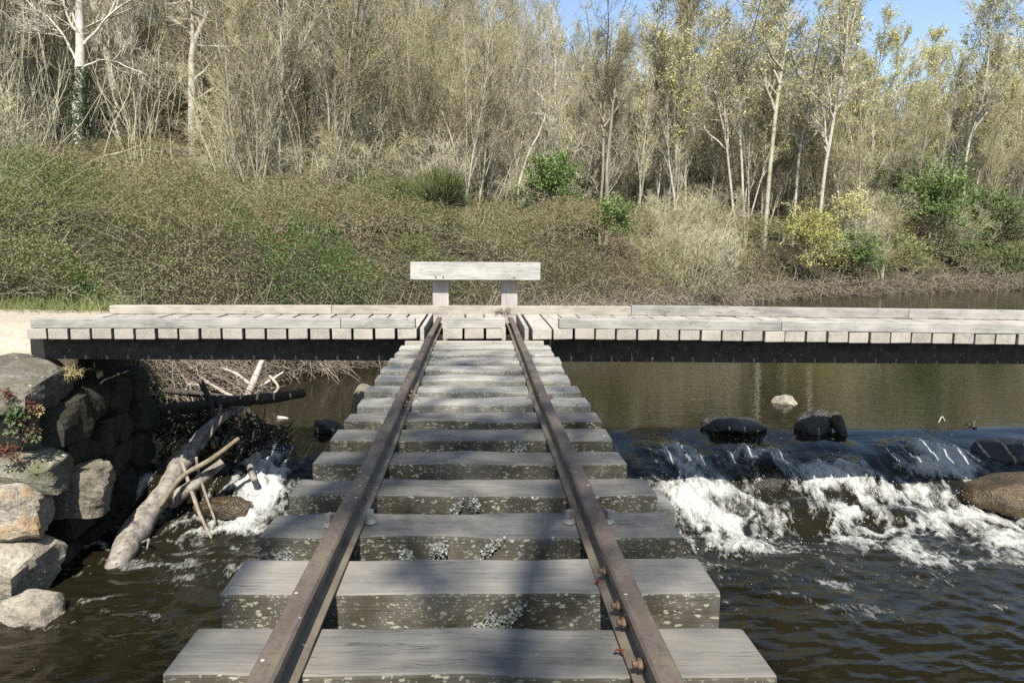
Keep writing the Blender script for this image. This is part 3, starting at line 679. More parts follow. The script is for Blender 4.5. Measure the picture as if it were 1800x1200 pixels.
# ------------------------------------------------------------------ boulders in and along the weir
def boulder(px, py, Y, size, mat, seed, label, rz=0.0, dz=0.0, blocky=0.4, rx=0, ry=0, Z=None):
    p = at(px, py, Y, Z) if Z is None else at(px, py, None, Z)
    o = stone(None, (p[0], p[1], p[2] + dz), size, mat, seed, rz, rx, ry, blocky, 4, 20, 'boulder')
    return tag(o, label, 'boulder')
boulder(58, 1072, None, (0.56, 0.42, 0.34), M_ROCK_PALE, 51, 'pale boulder half sunk in the calm dark water by the abutment', 0.2, -0.02, 0.5, Z=-1.88)
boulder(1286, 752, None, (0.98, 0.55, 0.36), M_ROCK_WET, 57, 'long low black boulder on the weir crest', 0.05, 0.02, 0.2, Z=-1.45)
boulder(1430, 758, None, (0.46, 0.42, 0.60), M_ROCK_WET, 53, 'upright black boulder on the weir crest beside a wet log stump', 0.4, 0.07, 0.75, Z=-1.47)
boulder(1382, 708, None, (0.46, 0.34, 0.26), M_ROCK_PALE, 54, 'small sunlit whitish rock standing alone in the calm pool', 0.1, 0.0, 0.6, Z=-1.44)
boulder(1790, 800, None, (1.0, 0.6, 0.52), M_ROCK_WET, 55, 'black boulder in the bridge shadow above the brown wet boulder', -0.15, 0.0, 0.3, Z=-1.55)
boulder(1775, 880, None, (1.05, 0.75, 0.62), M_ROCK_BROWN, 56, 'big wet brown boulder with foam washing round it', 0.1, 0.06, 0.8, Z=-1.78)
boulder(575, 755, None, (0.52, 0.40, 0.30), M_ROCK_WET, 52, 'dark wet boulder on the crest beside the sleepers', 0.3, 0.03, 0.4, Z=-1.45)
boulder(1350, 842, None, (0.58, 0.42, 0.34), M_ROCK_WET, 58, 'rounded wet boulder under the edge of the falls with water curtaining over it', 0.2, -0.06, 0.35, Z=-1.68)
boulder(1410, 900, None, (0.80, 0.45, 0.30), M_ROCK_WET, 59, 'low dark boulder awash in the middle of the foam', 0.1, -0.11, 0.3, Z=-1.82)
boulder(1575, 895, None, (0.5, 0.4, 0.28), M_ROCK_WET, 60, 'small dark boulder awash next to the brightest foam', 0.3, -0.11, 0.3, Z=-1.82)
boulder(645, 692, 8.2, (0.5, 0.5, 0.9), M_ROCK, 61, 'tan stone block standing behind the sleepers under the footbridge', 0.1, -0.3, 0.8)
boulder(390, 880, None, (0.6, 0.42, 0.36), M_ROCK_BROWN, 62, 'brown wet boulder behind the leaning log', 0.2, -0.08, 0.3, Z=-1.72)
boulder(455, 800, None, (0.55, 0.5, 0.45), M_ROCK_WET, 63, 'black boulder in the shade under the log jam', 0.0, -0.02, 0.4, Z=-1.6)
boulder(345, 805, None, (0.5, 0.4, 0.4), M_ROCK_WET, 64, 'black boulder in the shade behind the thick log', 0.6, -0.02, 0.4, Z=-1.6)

# ------------------------------------------------------------------ driftwood
def limb(name, pts, radii, mat, label, cat, sides=12, seed=0, stubs=(), wob=0.25, sub=6, parent=None, group=None):
    pts = np.array(pts, float); radii = np.array(radii, float)
    t = np.linspace(0, len(pts) - 1, (len(pts) - 1) * sub + 1); i = np.minimum(t.astype(int), len(pts) - 2); f = t - i
    pp = np.vstack([2 * pts[0] - pts[1], pts, 2 * pts[-1] - pts[-2]])
    a, b, c, d = pp[i], pp[i + 1], pp[i + 2], pp[i + 3]; f_ = f[:, None]
    P = 0.5 * (2 * b + (c - a) * f_ + (2 * a - 5 * b + 4 * c - d) * f_ ** 2 + (3 * b - a - 3 * c + d) * f_ ** 3)
    rd = radii[i] * (1 - f) + radii[i + 1] * f
    rd = rd * (0.9 + 0.25 * vn(t * 1.1, seed, 0, 3))
    P = np.vstack([P[:1], P, P[-1:]]); P[0] -= nrm(P[2] - P[1]) * 1e-3; P[-1] += nrm(P[-2] - P[-3]) * rd[-1] * 0.25; rd = np.concatenate([[1e-4], rd, [1e-4]])
    V, Fq = tubes(P, rd, sides)
    cen = np.repeat(P, sides, 0); n = nrm(V - cen); rr_ = np.linalg.norm(V - cen, axis=1)
    V = V + n * (rr_ * wob * (fbm(V[:, 0] * 7 + seed, V[:, 1] * 7, V[:, 2] * 7, 5, 4) - 0.5) * 1.6)[:, None]
    g = Geo(); g.add(V, Fq)
    for sp, sr in stubs:
        V2, F2 = tubes(np.array(sp), np.array(sr), 7); g.add(V2, F2)
    o = link(name, g.mesh(name, [mat], True), parent)
    if label: tag(o, label, cat, group)
    return o
A = at
limb('driftwood_log', [A(190, 1030, 5.7), A(208, 992, 5.85), A(240, 930, 6.3), A(292, 858, 6.75), A(332, 795, 7.25), A(380, 742, 7.7), A(425, 715, 8.05)],
     [0.092, 0.10, 0.108, 0.09, 0.082, 0.058, 0.04], M_LOG, 'thick bleached tree trunk leaning from the water towards the bridge shadow', 'log', 16, 1,
     [((A(300, 880, 6.75), A(345, 850, 6.7), A(392, 812, 6.85)), (0.085, 0.062, 0.045)), ((A(248, 955, 6.2), A(262, 948, 6.05), A(258, 965, 5.95)), (0.02, 0.014, 0.006))], 0.40, 10)
limb('branch', [A(278, 893, 6.5), A(320, 838, 6.6), A(370, 808, 6.65), A(420, 770, 6.75)], [0.026, 0.026, 0.024, 0.02], M_STICK, 'thin brown branch lying across the thick leaning trunk', 'branch', 8, 2)
limb('stick', [A(320, 812, 6.85), A(334, 855, 6.7), A(352, 905, 6.55), A(373, 948, 6.4)], [0.017, 0.02, 0.019, 0.014], M_STICK, 'longer crooked stick propped from the trunk into the white water', 'stick', 7, 3)
limb('stick', [A(345, 803, 6.7), A(349, 830, 6.7), A(362, 870, 6.65), A(379, 917, 6.55)], [0.014, 0.015, 0.014, 0.011], M_STICK, 'shorter thin stick standing in the white water beside the crooked one', 'stick', 7, 4)
limb('driftwood_log', [A(270, 722, 7.7), A(330, 716, 7.8), A(400, 706, 7.9), A(470, 700, 7.95), A(536, 690, 8.0)], [0.06, 0.062, 0.064, 0.062, 0.048], M_LOG_DARK, 'dark straight log lying level in the bridge shadow', 'log', 12, 5, (), 0.3)
limb('branch', [A(290, 686, 8.2), A(345, 692, 8.2), A(420, 700, 8.2)], [0.04, 0.038, 0.03], M_LOG_DARK, 'dark branch lying behind the level shaded log', 'branch', 9, 6)
limb('branch', [A(353, 670, 7.75), A(365, 695, 7.72), A(374, 725, 7.75), A(384, 760, 7.8)], [0.03, 0.034, 0.036, 0.04], M_LOG_DARK, 'dark upright broken branch crossing the level shaded log', 'branch', 9, 7)
limb('branch', [A(388, 712, 7.6), A(384, 735, 7.5), A(372, 760, 7.45), A(352, 790, 7.3)], [0.016, 0.02, 0.022, 0.022], M_LOG, 'pale curved branch bending down from the log jam to the trunk', 'branch', 8, 8)
limb('branch', [A(448, 845, 7.0), A(440, 822, 7.1), A(446, 800, 7.3)], [0.035, 0.03, 0.03], M_LOG, 'short brown branch end hanging over the white water', 'branch', 8, 9)
# bleached dead branches in the pool behind the bridge
limb('dead_branch', [A(432, 702, 9.9), A(447, 668, 10.0), A(458, 640, 10.1), A(470, 612, 10.2)], [0.05, 0.045, 0.04, 0.03], M_DEAD, 'thick bleached dead branch standing up from the heap in the pool', 'branch', 9, 11)
limb('dead_branch', [A(455, 680, 9.9), A(476, 668, 9.9), A(498, 654, 9.9)], [0.022, 0.02, 0.014], M_DEAD, 'bleached branch jutting out sideways from the heap in the pool', 'branch', 8, 12)
limb('dead_branch', [A(474, 660, 9.85), A(489, 680, 9.8), A(479, 694, 9.8)], [0.016, 0.02, 0.018], M_DEAD, 'elbow shaped bleached branch on the heap in the pool', 'branch', 8, 13)
limb('dead_branch', [A(322, 632, 10.4), A(352, 662, 10.1), A(385, 684, 9.8), A(418, 702, 9.6)], [0.014, 0.02, 0.024, 0.022], M_DEAD, 'long thin bleached branch slanting down to the shaded log', 'branch', 8, 14)
limb('dead_branch', [A(388, 646, 10.2), A(416, 657, 10.1), A(438, 674, 10.0)], [0.016, 0.02, 0.02], M_DEAD, 'bleached branch slanting down onto the top of the heap', 'branch', 8, 15)
limb('dead_branch', [A(325, 690, 9.6), A(332, 676, 9.7), A(352, 678, 9.7), A(372, 695, 9.6)], [0.014, 0.018, 0.018, 0.014], M_DEAD, 'small arched bleached branch in front of the bank', 'branch', 8, 16)
limb('dead_branch', [A(488, 734, 9.0), A(502, 736, 9.0), A(520, 742, 8.95)], [0.03, 0.028, 0.006], M_DEAD, 'short pale wood splinter afloat beside the dark crest boulder', 'driftwood', 8, 17)
limb('log_stump', [A(1462, 728, 8.45), A(1474, 748, 8.35), A(1484, 772, 8.25), A(1478, 800, 8.1), A(1500, 830, 7.9)], [0.06, 0.085, 0.05, 0.05, 0.03], M_LOG_DARK, 'black wet log stump hanging over the crest beside the upright boulder', 'log', 10, 18, (), 0.5)
limb('twig', [A(1650, 742, Z=-1.43), A(1656, 732, 9.0), A(1661, 740, Z=-1.43)], [0.006, 0.007, 0.005], M_DEAD, 'bent pale twig sticking out of the pool', 'twig', 6, 19)
limb('twig', [A(1712, 752, Z=-1.44), A(1712, 743, 8.7), A(1720, 732, 8.7)], [0.02, 0.022, 0.012], M_LOG_DARK, 'dark forked twig sticking out of the pool near the crest', 'twig', 6, 20, [((A(1712, 743, 8.7), A(1705, 739, 8.68), A(1698, 736, 8.65)), (0.012, 0.01, 0.004)), ((A(1712, 745, 8.7), A(1704, 746, 8.7), A(1690, 738, 8.7)), (0.008, 0.006, 0.003))])

def tangle(name, boxes, n, rad, mat, label, seed, length=(0.2, 0.6)):
    rg = np.random.default_rng(seed); g = Geo()
    for (c, s) in boxes:
        P0 = np.array(c) + rg.uniform(-1, 1, (n, 3)) * np.array(s)
        d = nrm(rg.normal(size=(n, 3)) * [1, 1, 0.7]); L = rg.uniform(*length, n)[:, None]
        b = rg.normal(0, 0.12, (n, 3)) * L
        P = np.stack([P0 - d * L / 2, P0 + b, P0 + d * L / 2], 1); r = rg.uniform(0.5, 1.2, n)[:, None] * rad * np.array([1, 0.8, 0.4])
        V, Fq = tubes(P, r, 4); g.add(V, Fq)
    return tag(link(name, g.mesh(name, [mat])), label, 'driftwood', kind='stuff')
tangle('twig_heap', [(A(445, 680, 10.0), (0.28, 0.25, 0.12)), (A(340, 650, 10.6), (0.8, 0.5, 0.25)), (A(430, 650, 10.9), (0.7, 0.4, 0.2)), (A(520, 634, 12.2), (1.0, 0.4, 0.15))], 75, 0.006, M_STICK, 'heap of brownish twigs and flood litter in the pool', 71, (0.15, 0.55))
tangle('root_tangle', [(A(470, 775, 7.9), (0.22, 0.25, 0.16)), (A(400, 745, 8.0), (0.35, 0.2, 0.1)), (A(330, 745, 8.0), (0.3, 0.3, 0.2))], 130, 0.010, M_LOG_DARK, 'dark tangle of roots and twigs jammed on the weir', 72, (0.15, 0.5))
nest = A(884, 551, BY1 - 0.25)
tangle('twig_clump', [((nest[0], nest[1], PZ + 0.03), (0.07, 0.03, 0.015))], 45, 0.004, M_STICK, 'small clump of twigs caught on the far curb by the rail end', 73, (0.06, 0.16))

# ------------------------------------------------------------------ vegetation: growth helpers
UP = np.array([0, 0, 1.0])
def grow(P0, D0, L, n, r0, r1, trop, wig, rng):
    """K polylines from P0 in directions D0, bending upward by trop and wandering by wig"""
    K = len(P0); pts = [np.asarray(P0, float)]; d = nrm(np.asarray(D0, float)); st = (np.asarray(L) / (n - 1))[:, None]
    for _ in range(n - 1):
        d = nrm(d + UP * trop + rng.normal(0, wig, (K, 3))); pts.append(pts[-1] + d * st)
    t = np.linspace(0, 1, n)[None]
    return np.stack(pts, 1), np.asarray(r0)[:, None] * (1 - t) + np.asarray(r1)[:, None] * t
def along(P, Rd, i, t):
    n = P.shape[1]; q = t * (n - 1); a = np.minimum(q.astype(int), n - 2); f = (q - a)[:, None]
    p = P[i, a] * (1 - f) + P[i, a + 1] * f; d = nrm(P[i, a + 1] - P[i, a]); r = Rd[i, a] * (1 - f[:, 0]) + Rd[i, a + 1] * f[:, 0]
    return p, d, r
def kids(P, Rd, m, t0, t1, ang, L, n, rf, rmin, trop, wig, rng, tip=0.5):
    K = len(P); i = np.repeat(np.arange(K), m); t = rng.uniform(t0, t1, K * m)
    p, d, r = along(P, Rd, i, t)
    side = nrm(np.cross(d, nrm(rng.normal(size=d.shape)))); a = np.radians(rng.normal(ang, ang * 0.25, len(d)))[:, None]
    D = d * np.cos(a) + side * np.sin(a)
    Lk = L * (1 - 0.55 * (t - t0) / (t1 - t0 + 1e-6)) * rng.uniform(0.6, 1.25, len(t))
    r0 = np.maximum(r * rf, rmin)
    return grow(p, D, Lk, n, r0, np.maximum(r0 * 0.35, rmin * tip), trop, wig, rng)
def rand_cols(rng, pal, n, jit=0.25):
    pal = np.array(pal); c = pal[rng.integers(0, len(pal), n)] * rng.uniform(1 - jit, 1 + jit, (n, 1)); return np.clip(c, 0, 1)

def tree_proto(name, seed, h, stems, mats, l1=(20, 38, 0.36), l2=(9, 42, 1.3), l3=(7, 45, 0.75), t0=0.28, lean=0.06, r=0.09, trop=0.10, leaf=None, tw=0.007):
    """trunk mesh and crown mesh of a tree standing at the origin"""
    rng = np.random.default_rng(seed)
    a = rng.uniform(0, 6.28, stems); sp = lean if stems == 1 else 0.16 + lean
    D = np.stack([np.cos(a) * sp, np.sin(a) * sp, np.ones(stems)], -1)
    P0 = np.stack([np.cos(a), np.sin(a), a * 0], -1) * (0 if stems == 1 else 0.16)
    H = h * rng.uniform(0.8, 1.05, stems)
    T, TR = grow(P0, D, H, 12, np.full(stems, r) * rng.uniform(0.7, 1.1, stems), np.full(stems, 0.012), 0.05, 0.055, rng)
    T[:, 0, 2] -= 0.3; TR[:, 0] *= 1.25
    A1, R1 = kids(T, TR, l1[0], t0, 0.98, l1[1], h * l1[2], 7, 0.5, 0.012, trop, 0.09, rng)
    A2, R2 = kids(A1, R1, l2[0], 0.15, 1.0, l2[1], l2[2], 4, 0.6, tw * 1.15, trop * 0.7, 0.14, rng)
    A3, R3 = kids(A2, R2, l3[0], 0.1, 1.0, l3[1], l3[2], 3, 0.7, tw, trop * 0.5, 0.16, rng, 0.6)
    g = Geo(); V, Fq = tubes(T, TR, 7); g.add(V, Fq)
    big = R1[:, 0] > r * 0.22
    if big.any(): V, Fq = tubes(A1[big], R1[big], 5); g.add(V, Fq)
    trunk = g.mesh('trunk', [mats[0]], True)
    g = Geo()
    if (~big).any(): V, Fq = tubes(A1[~big], R1[~big], 4); g.add(V, Fq)
    V, Fq = tubes(A2, R2, 3); g.add(V, Fq); V, Fq = tubes(A3, R3, 3); g.add(V, Fq)
    if leaf:
        n, size, pal = leaf; i = rng.integers(0, len(A3), n); p, d, _ = along(A3, R3, i, rng.uniform(0.1, 1, n))
        V, Fq = leaves(p + rng.normal(0, size, (n, 3)), rng.normal(size=(n, 3)) + [0, -0.4, 0.5], size * rng.uniform(0.6, 1.3, n), rng)
        g.add(V, Fq, 1, np.repeat(rand_cols(rng, pal, n), 4, 0))
    crown = g.mesh('crown', [mats[1], M_LEAF], col=True)
    return trunk, crown

def tree(name, protos, x, y, label, group=None, scale=1.0, rz=0.0, cat='tree', lean=(0, 0), extra=None):
    o = empty(name, (x, y, float(ground(np.array(x), np.array(y)))), label, cat, group, rz)
    o.scale = (scale,) * 3; o.rotation_euler = (lean[0], lean[1], rz)
    link('trunk', protos[0], o); link('crown', protos[1], o)
    return o

OLIVE_BUD = [(0.27, 0.245, 0.125), (0.24, 0.205, 0.12), (0.33, 0.29, 0.18)]
YGREEN = [(0.48, 0.46, 0.18), (0.42, 0.41, 0.14), (0.54, 0.51, 0.26), (0.36, 0.32, 0.13)]
WOOD = [tree_proto('bare_tree', 100 + q, h, st, mt, leaf=lf, r=rd, l1=(n1, 21, 0.32), l2=(8, 27, 1.25), l3=(6, 32, 0.8), t0=t0, trop=0.16, lean=0.04)
        for q, (h, st, mt, lf, rd, n1, t0) in enumerate([
            (11.5, 1, (M_PALEBARK, M_TWIG), (3600, 0.03, OLIVE_BUD), 0.08, 27, 0.1), (10.5, 3, (M_BARK, M_TWIG_OLIVE), (4200, 0.03, OLIVE_BUD), 0.05, 11, 0.1), (12.5, 1, (M_TWIG_GREY, M_TWIG_GREY), (1500, 0.025, OLIVE_BUD), 0.085, 28, 0.15),
            (9.5, 4, (M_TWIG_GREY, M_TWIG), (3200, 0.03, OLIVE_BUD), 0.042, 9, 0.08), (11, 2, (M_TWIG, M_TWIG_OLIVE), (5200, 0.03, OLIVE_BUD), 0.06, 15, 0.1), (10, 1, (M_PALEBARK, M_TWIG_GREY), (1200, 0.025, OLIVE_BUD), 0.065, 24, 0.15)])]
POPLAR = [tree_proto('pale_tree', 140 + q, h, st, (M_PALEBARK, M_TWIG_GREY), leaf=(4600, 0.05, YGREEN), r=0.075, l1=(n1, 27, 0.32), l2=(7, 32, 1.25), l3=(5, 34, 0.7), t0=0.25, lean=0.10, trop=0.16)
          for q, (h, st, n1) in enumerate([(12.5, 1, 19), (12, 2, 11), (11.5, 1, 19), (13, 1, 18)])]
POLE = [tree_proto('pole_tree', 160 + q, h, 1, (M_PALEBARK, mt), leaf=lf, r=0.045, l1=(15, 17, 0.24), l2=(6, 24, 1.0), l3=(5, 30, 0.7), t0=0.2, lean=0.05, trop=0.16)
        for q, (h, mt, lf) in enumerate([(10.5, M_TWIG_GREY, (900, 0.035, YGREEN)), (9.5, M_TWIG, (500, 0.03, OLIVE_BUD)), (11, M_TWIG_GREY, (1200, 0.035, YGREEN))])]
SHRUB = [tree_proto('bare_shrub', 170 + q, h, st, (M_TWIG_GREY, mt), leaf=lf, r=0.022, l1=(8, 36, 0.42), l2=(6, 45, 0.7), l3=(5, 48, 0.42), t0=0.1, lean=0.35, trop=0.02, tw=0.0055)
         for q, (h, st, mt, lf) in enumerate([(3.0, 7, M_TWIG, (900, 0.028, OLIVE_BUD)), (2.6, 8, M_TWIG_OLIVE, (700, 0.03, OLIVE_BUD)), (3.6, 7, M_TWIG_OLIVE, (900, 0.028, [(0.16, 0.18, 0.06), (0.20, 0.19, 0.08)])), (2.2, 9, M_TWIG, (1400, 0.03, [(0.10, 0.13, 0.04), (0.15, 0.16, 0.06)]))])]

# individual trees that stand out
def top_tree(px, py, Y): p = at(px, py, Y); return p[0], p[1]
def ivy(parent, h, r, seed, n=1500, pts=()):
    rg = np.random.default_rng(seed); z = rg.uniform(0, h, n); a = rg.uniform(0, 6.28, n); zs = [0] + [q[2] for q in pts]; ox = np.interp(z, zs, [0] + [q[0] for q in pts]); oy = np.interp(z, zs, [0] + [q[1] for q in pts]); rr_ = r * (1 - 0.35 * z / h) * rg.uniform(0.75, 1.25, n) * (0.85 + 0.5 * vn(z * 1.5, a, 0, seed))
    C = np.stack([np.cos(a) * rr_ + ox, np.sin(a) * rr_ + oy, z], -1); N = np.stack([np.cos(a), np.sin(a), z * 0 + 0.4], -1) + rg.normal(0, 0.4, (n, 3))
    V, Fq = leaves(C, N, rg.uniform(0.022, 0.05, n), rg, 0.8); g = Geo()
    g.add(V, Fq, 0, np.repeat(rand_cols(rg, [(0.035, 0.06, 0.02), (0.05, 0.08, 0.03), (0.07, 0.10, 0.045), (0.10, 0.11, 0.05)], n), 4, 0))
    link('ivy', g.mesh('ivy', [M_LEAF], col=True), parent)
def hand_tree(name, base, path, radii, limbs, label, seed, barkm, twigm, twigs=(8, 40, 1.6), ivyp=None, leaf=None):
    """a tree whose trunk and limbs follow given points (absolute), twigs grown on the limbs"""
    rng = np.random.default_rng(seed); b = np.array(base, float)
    o = empty(name, b, label, 'tree'); g = Geo()
    def line(pts, rd, sides):
        pts = np.array(pts, float) - b; n = 14; t = np.linspace(0, len(pts) - 1, n)
        P = np.stack([np.interp(t, range(len(pts)), pts[:, c]) for c in range(3)], -1)
        P[1:-1] += rng.normal(0, 0.04, (n - 2, 3)); Q = P.copy(); Q[1:-1] = (P[:-2] + 2 * P[1:-1] + P[2:]) / 4
        r_ = np.interp(t, range(len(rd)), rd); V, Fq = tubes(Q, r_, sides); g.add(V, Fq); return Q, r_
    L = [line(path, radii, 9)]
    for pts, rd in limbs: L.append(line(pts, rd, 6))
    link('trunk', g.mesh('trunk', [barkm], True), o)
    g = Geo(); Pl = np.stack([q[0] for q in L]); Rl = np.stack([q[1] for q in L])
    A1, R1 = kids(Pl[1:] if len(L) > 1 else Pl, Rl[1:] if len(L) > 1 else Rl, twigs[0], 0.25, 1.0, twigs[1], twigs[2], 6, 0.5, 0.012, 0.03, 0.12, rng)
    B1, S1 = kids(Pl[:1], Rl[:1], twigs[0] * 2, 0.45, 1.0, 45, twigs[2] * 1.4, 6, 0.35, 0.012, 0.05, 0.12, rng)
    A1 = np.concatenate([A1, B1]); R1 = np.concatenate([R1, S1])
    A2, R2 = kids(A1, R1, 8, 0.15, 1, 42, 0.8, 4, 0.6, 0.008, 0.02, 0.15, rng); A3, R3 = kids(A2, R2, 4, 0.2, 1, 45, 0.4, 3, 0.7, 0.006, 0.0, 0.15, rng)
    for q, r_ in ((A1, R1), (A2, R2), (A3, R3)): V, Fq = tubes(q, r_, 3); g.add(V, Fq)
    if leaf:
        n, size, pal = leaf; i = rng.integers(0, len(A3), n); p, d, _ = along(A3, R3, i, rng.uniform(0.1, 1, n))
        V, Fq = leaves(p + rng.normal(0, size, (n, 3)), rng.normal(size=(n, 3)) + [0, -0.4, 0.5], size * rng.uniform(0.6, 1.3, n), rng); g.add(V, Fq, 1, np.repeat(rand_cols(rng, pal, n), 4, 0))
    link('crown', g.mesh('crown', [twigm, M_LEAF], col=True), o)
    if ivyp: ivy(o, *ivyp)
    return o
def gz(x, y): return float(ground(np.array(float(x)), np.array(float(y))))
def based(px, Y, py=None):
    p = at(px, 400, Y); return np.array([p[0], Y, gz(p[0], Y) - 0.2])
def foot(px, py):
    """ground point under a pixel of the photograph"""
    for Y in np.arange(10.5, 60, 0.1):
        p = at(px, py, Y)
        if float(ground(np.array(p[0]), np.array(Y))) >= p[2]: return np.array([p[0], Y, p[2] - 0.2])
    return based(px, 40)
b = foot(136, 300); Y1 = float(b[1]); q1 = Y1 / 24.5
hand_tree('white_barked_tree', b, [b, at(137, 200, Y1), at(141, 100, Y1), at(142, 0, Y1), at(143, -90, Y1), at(150, -180, Y1)], [0.20 * q1, 0.19 * q1, 0.15 * q1, 0.12 * q1, 0.09 * q1, 0.03 * q1],
          [([at(148, 78, Y1), at(180, 35, Y1), at(215, 8, Y1), at(245, 0, Y1 - 1)], [0.07 * q1 * 0.7, 0.055 * q1 * 0.7, 0.04 * q1 * 0.7, 0.025 * q1 * 0.7]), ([at(133, 105, Y1), at(112, 62, Y1), at(75, 25, Y1), at(40, -5, Y1)], [0.06 * q1 * 0.7, 0.05 * q1 * 0.7, 0.04 * q1 * 0.7, 0.025 * q1 * 0.7]),
           ([at(147, 118, Y1), at(170, 106, Y1), at(205, 108, Y1), at(258, 132, Y1 - 1)], [0.045 * q1 * 0.7, 0.04 * q1 * 0.7, 0.03 * q1 * 0.7, 0.018 * q1 * 0.7]), ([at(137, 45, Y1), at(125, 20, Y1), at(112, -10, Y1), at(100, -60, Y1)], [0.05 * q1 * 0.7, 0.04 * q1 * 0.7, 0.03 * q1 * 0.7, 0.02 * q1 * 0.7]),
           ([at(112, 65, Y1), at(85, 58, Y1), at(40, 50, Y1)], [0.02 * q1 * 0.7, 0.018 * q1 * 0.7, 0.01 * q1 * 0.7])],
          'white barked tree with its lower trunk wrapped in dark ivy', 201, M_WHITEBARK, M_TWIG_GREY, (7, 42, 1.4), (at(138, 120, Y1)[2] - b[2], 0.34 * q1, 5, 2600, [at(137, 200, Y1) - b, at(141, 100, Y1) - b]))
b = foot(212, 265); Y2 = float(b[1]); q2 = Y2 / 27.5
hand_tree('grey_tree', b, [b, at(202, 165, Y2), at(190, 105, Y2), at(172, 40, Y2), at(160, 0, Y2), at(140, -90, Y2)], [0.15 * q2, 0.13 * q2, 0.12 * q2, 0.10 * q2, 0.09 * q2, 0.04 * q2],
          [([at(192, 110, Y2), at(190, 70, Y2), at(188, 38, Y2)], [0.05 * q2, 0.04 * q2, 0.03 * q2]), ([at(208, 235, Y2), at(222, 195, Y2), at(225, 180, Y2)], [0.03 * q2, 0.02 * q2, 0.01 * q2])],
          'slanting grey tree with a little ivy beside the white barked tree', 202, M_PALEBARK, M_TWIG, (8, 40, 1.5), (2.4 * q2, 0.24 * q2, 6, 700, [at(202, 165, Y2) - b]))
b = foot(338, 275); Y3 = float(b[1]); q3 = Y3 / 26.0
hand_tree('forked_tree', b, [b, at(335, 130, Y3), at(340, 70, Y3), at(358, 37, Y3), at(388, 0, Y3), at(410, -40, Y3)], [0.13 * q3, 0.12 * q3, 0.10 * q3, 0.085 * q3, 0.07 * q3, 0.04 * q3],
          [([at(337, 100, Y3), at(339, 40, Y3), at(337, -20, Y3)], [0.08 * q3, 0.075 * q3, 0.06 * q3]), ([at(361, 33, Y3), at(364, 5, Y3), at(365, -40, Y3)], [0.05 * q3, 0.045 * q3, 0.03 * q3]), ([at(342, 142, Y3), at(370, 112, Y3), at(396, 93, Y3 - .6)], [0.05 * q3, 0.045 * q3, 0.03 * q3]),
           ([at(345, 175, Y3), at(380, 152, Y3 - .5), at(425, 148, Y3 - 1), at(472, 160, Y3 - 1.4)], [0.04 * q3, 0.04 * q3, 0.03 * q3, 0.02 * q3]), ([at(348, 80, Y3), at(400, 85, Y3 - .6), at(450, 70, Y3 - 1), at(530, 45, Y3 - 1.4)], [0.03 * q3, 0.03 * q3, 0.022 * q3, 0.012 * q3])],
          'forked pale tree with broken arching limbs', 203, M_PALEBARK, M_TWIG_GREY, (10, 44, 1.3))
limb('fallen_stem', [at(142, 294, Y1 - .5), at(180, 276, Y1 - .6), at(215, 268, Y1 - .6), at(255, 252, Y1 - .5)], [0.035, 0.045, 0.04, 0.02], M_DEAD, 'bleached fallen stem lying at the foot of the ivy clad tree', 'branch', 7, 30, (), 0.2)
Y4 = 27.0
limb('leaning_stem', [np.array([at(910, 345, Y4)[0], Y4, at(910, 345, Y4)[2]]), at(914, 318, Y4), at(930, 268, Y4), at(946, 238, Y4), at(958, 205, Y4)], [0.045, 0.05, 0.04, 0.03, 0.01], M_PALEBARK, 'short pale leaning stem beside the dark green elder bush', 'tree', 8, 31, (), 0.15)
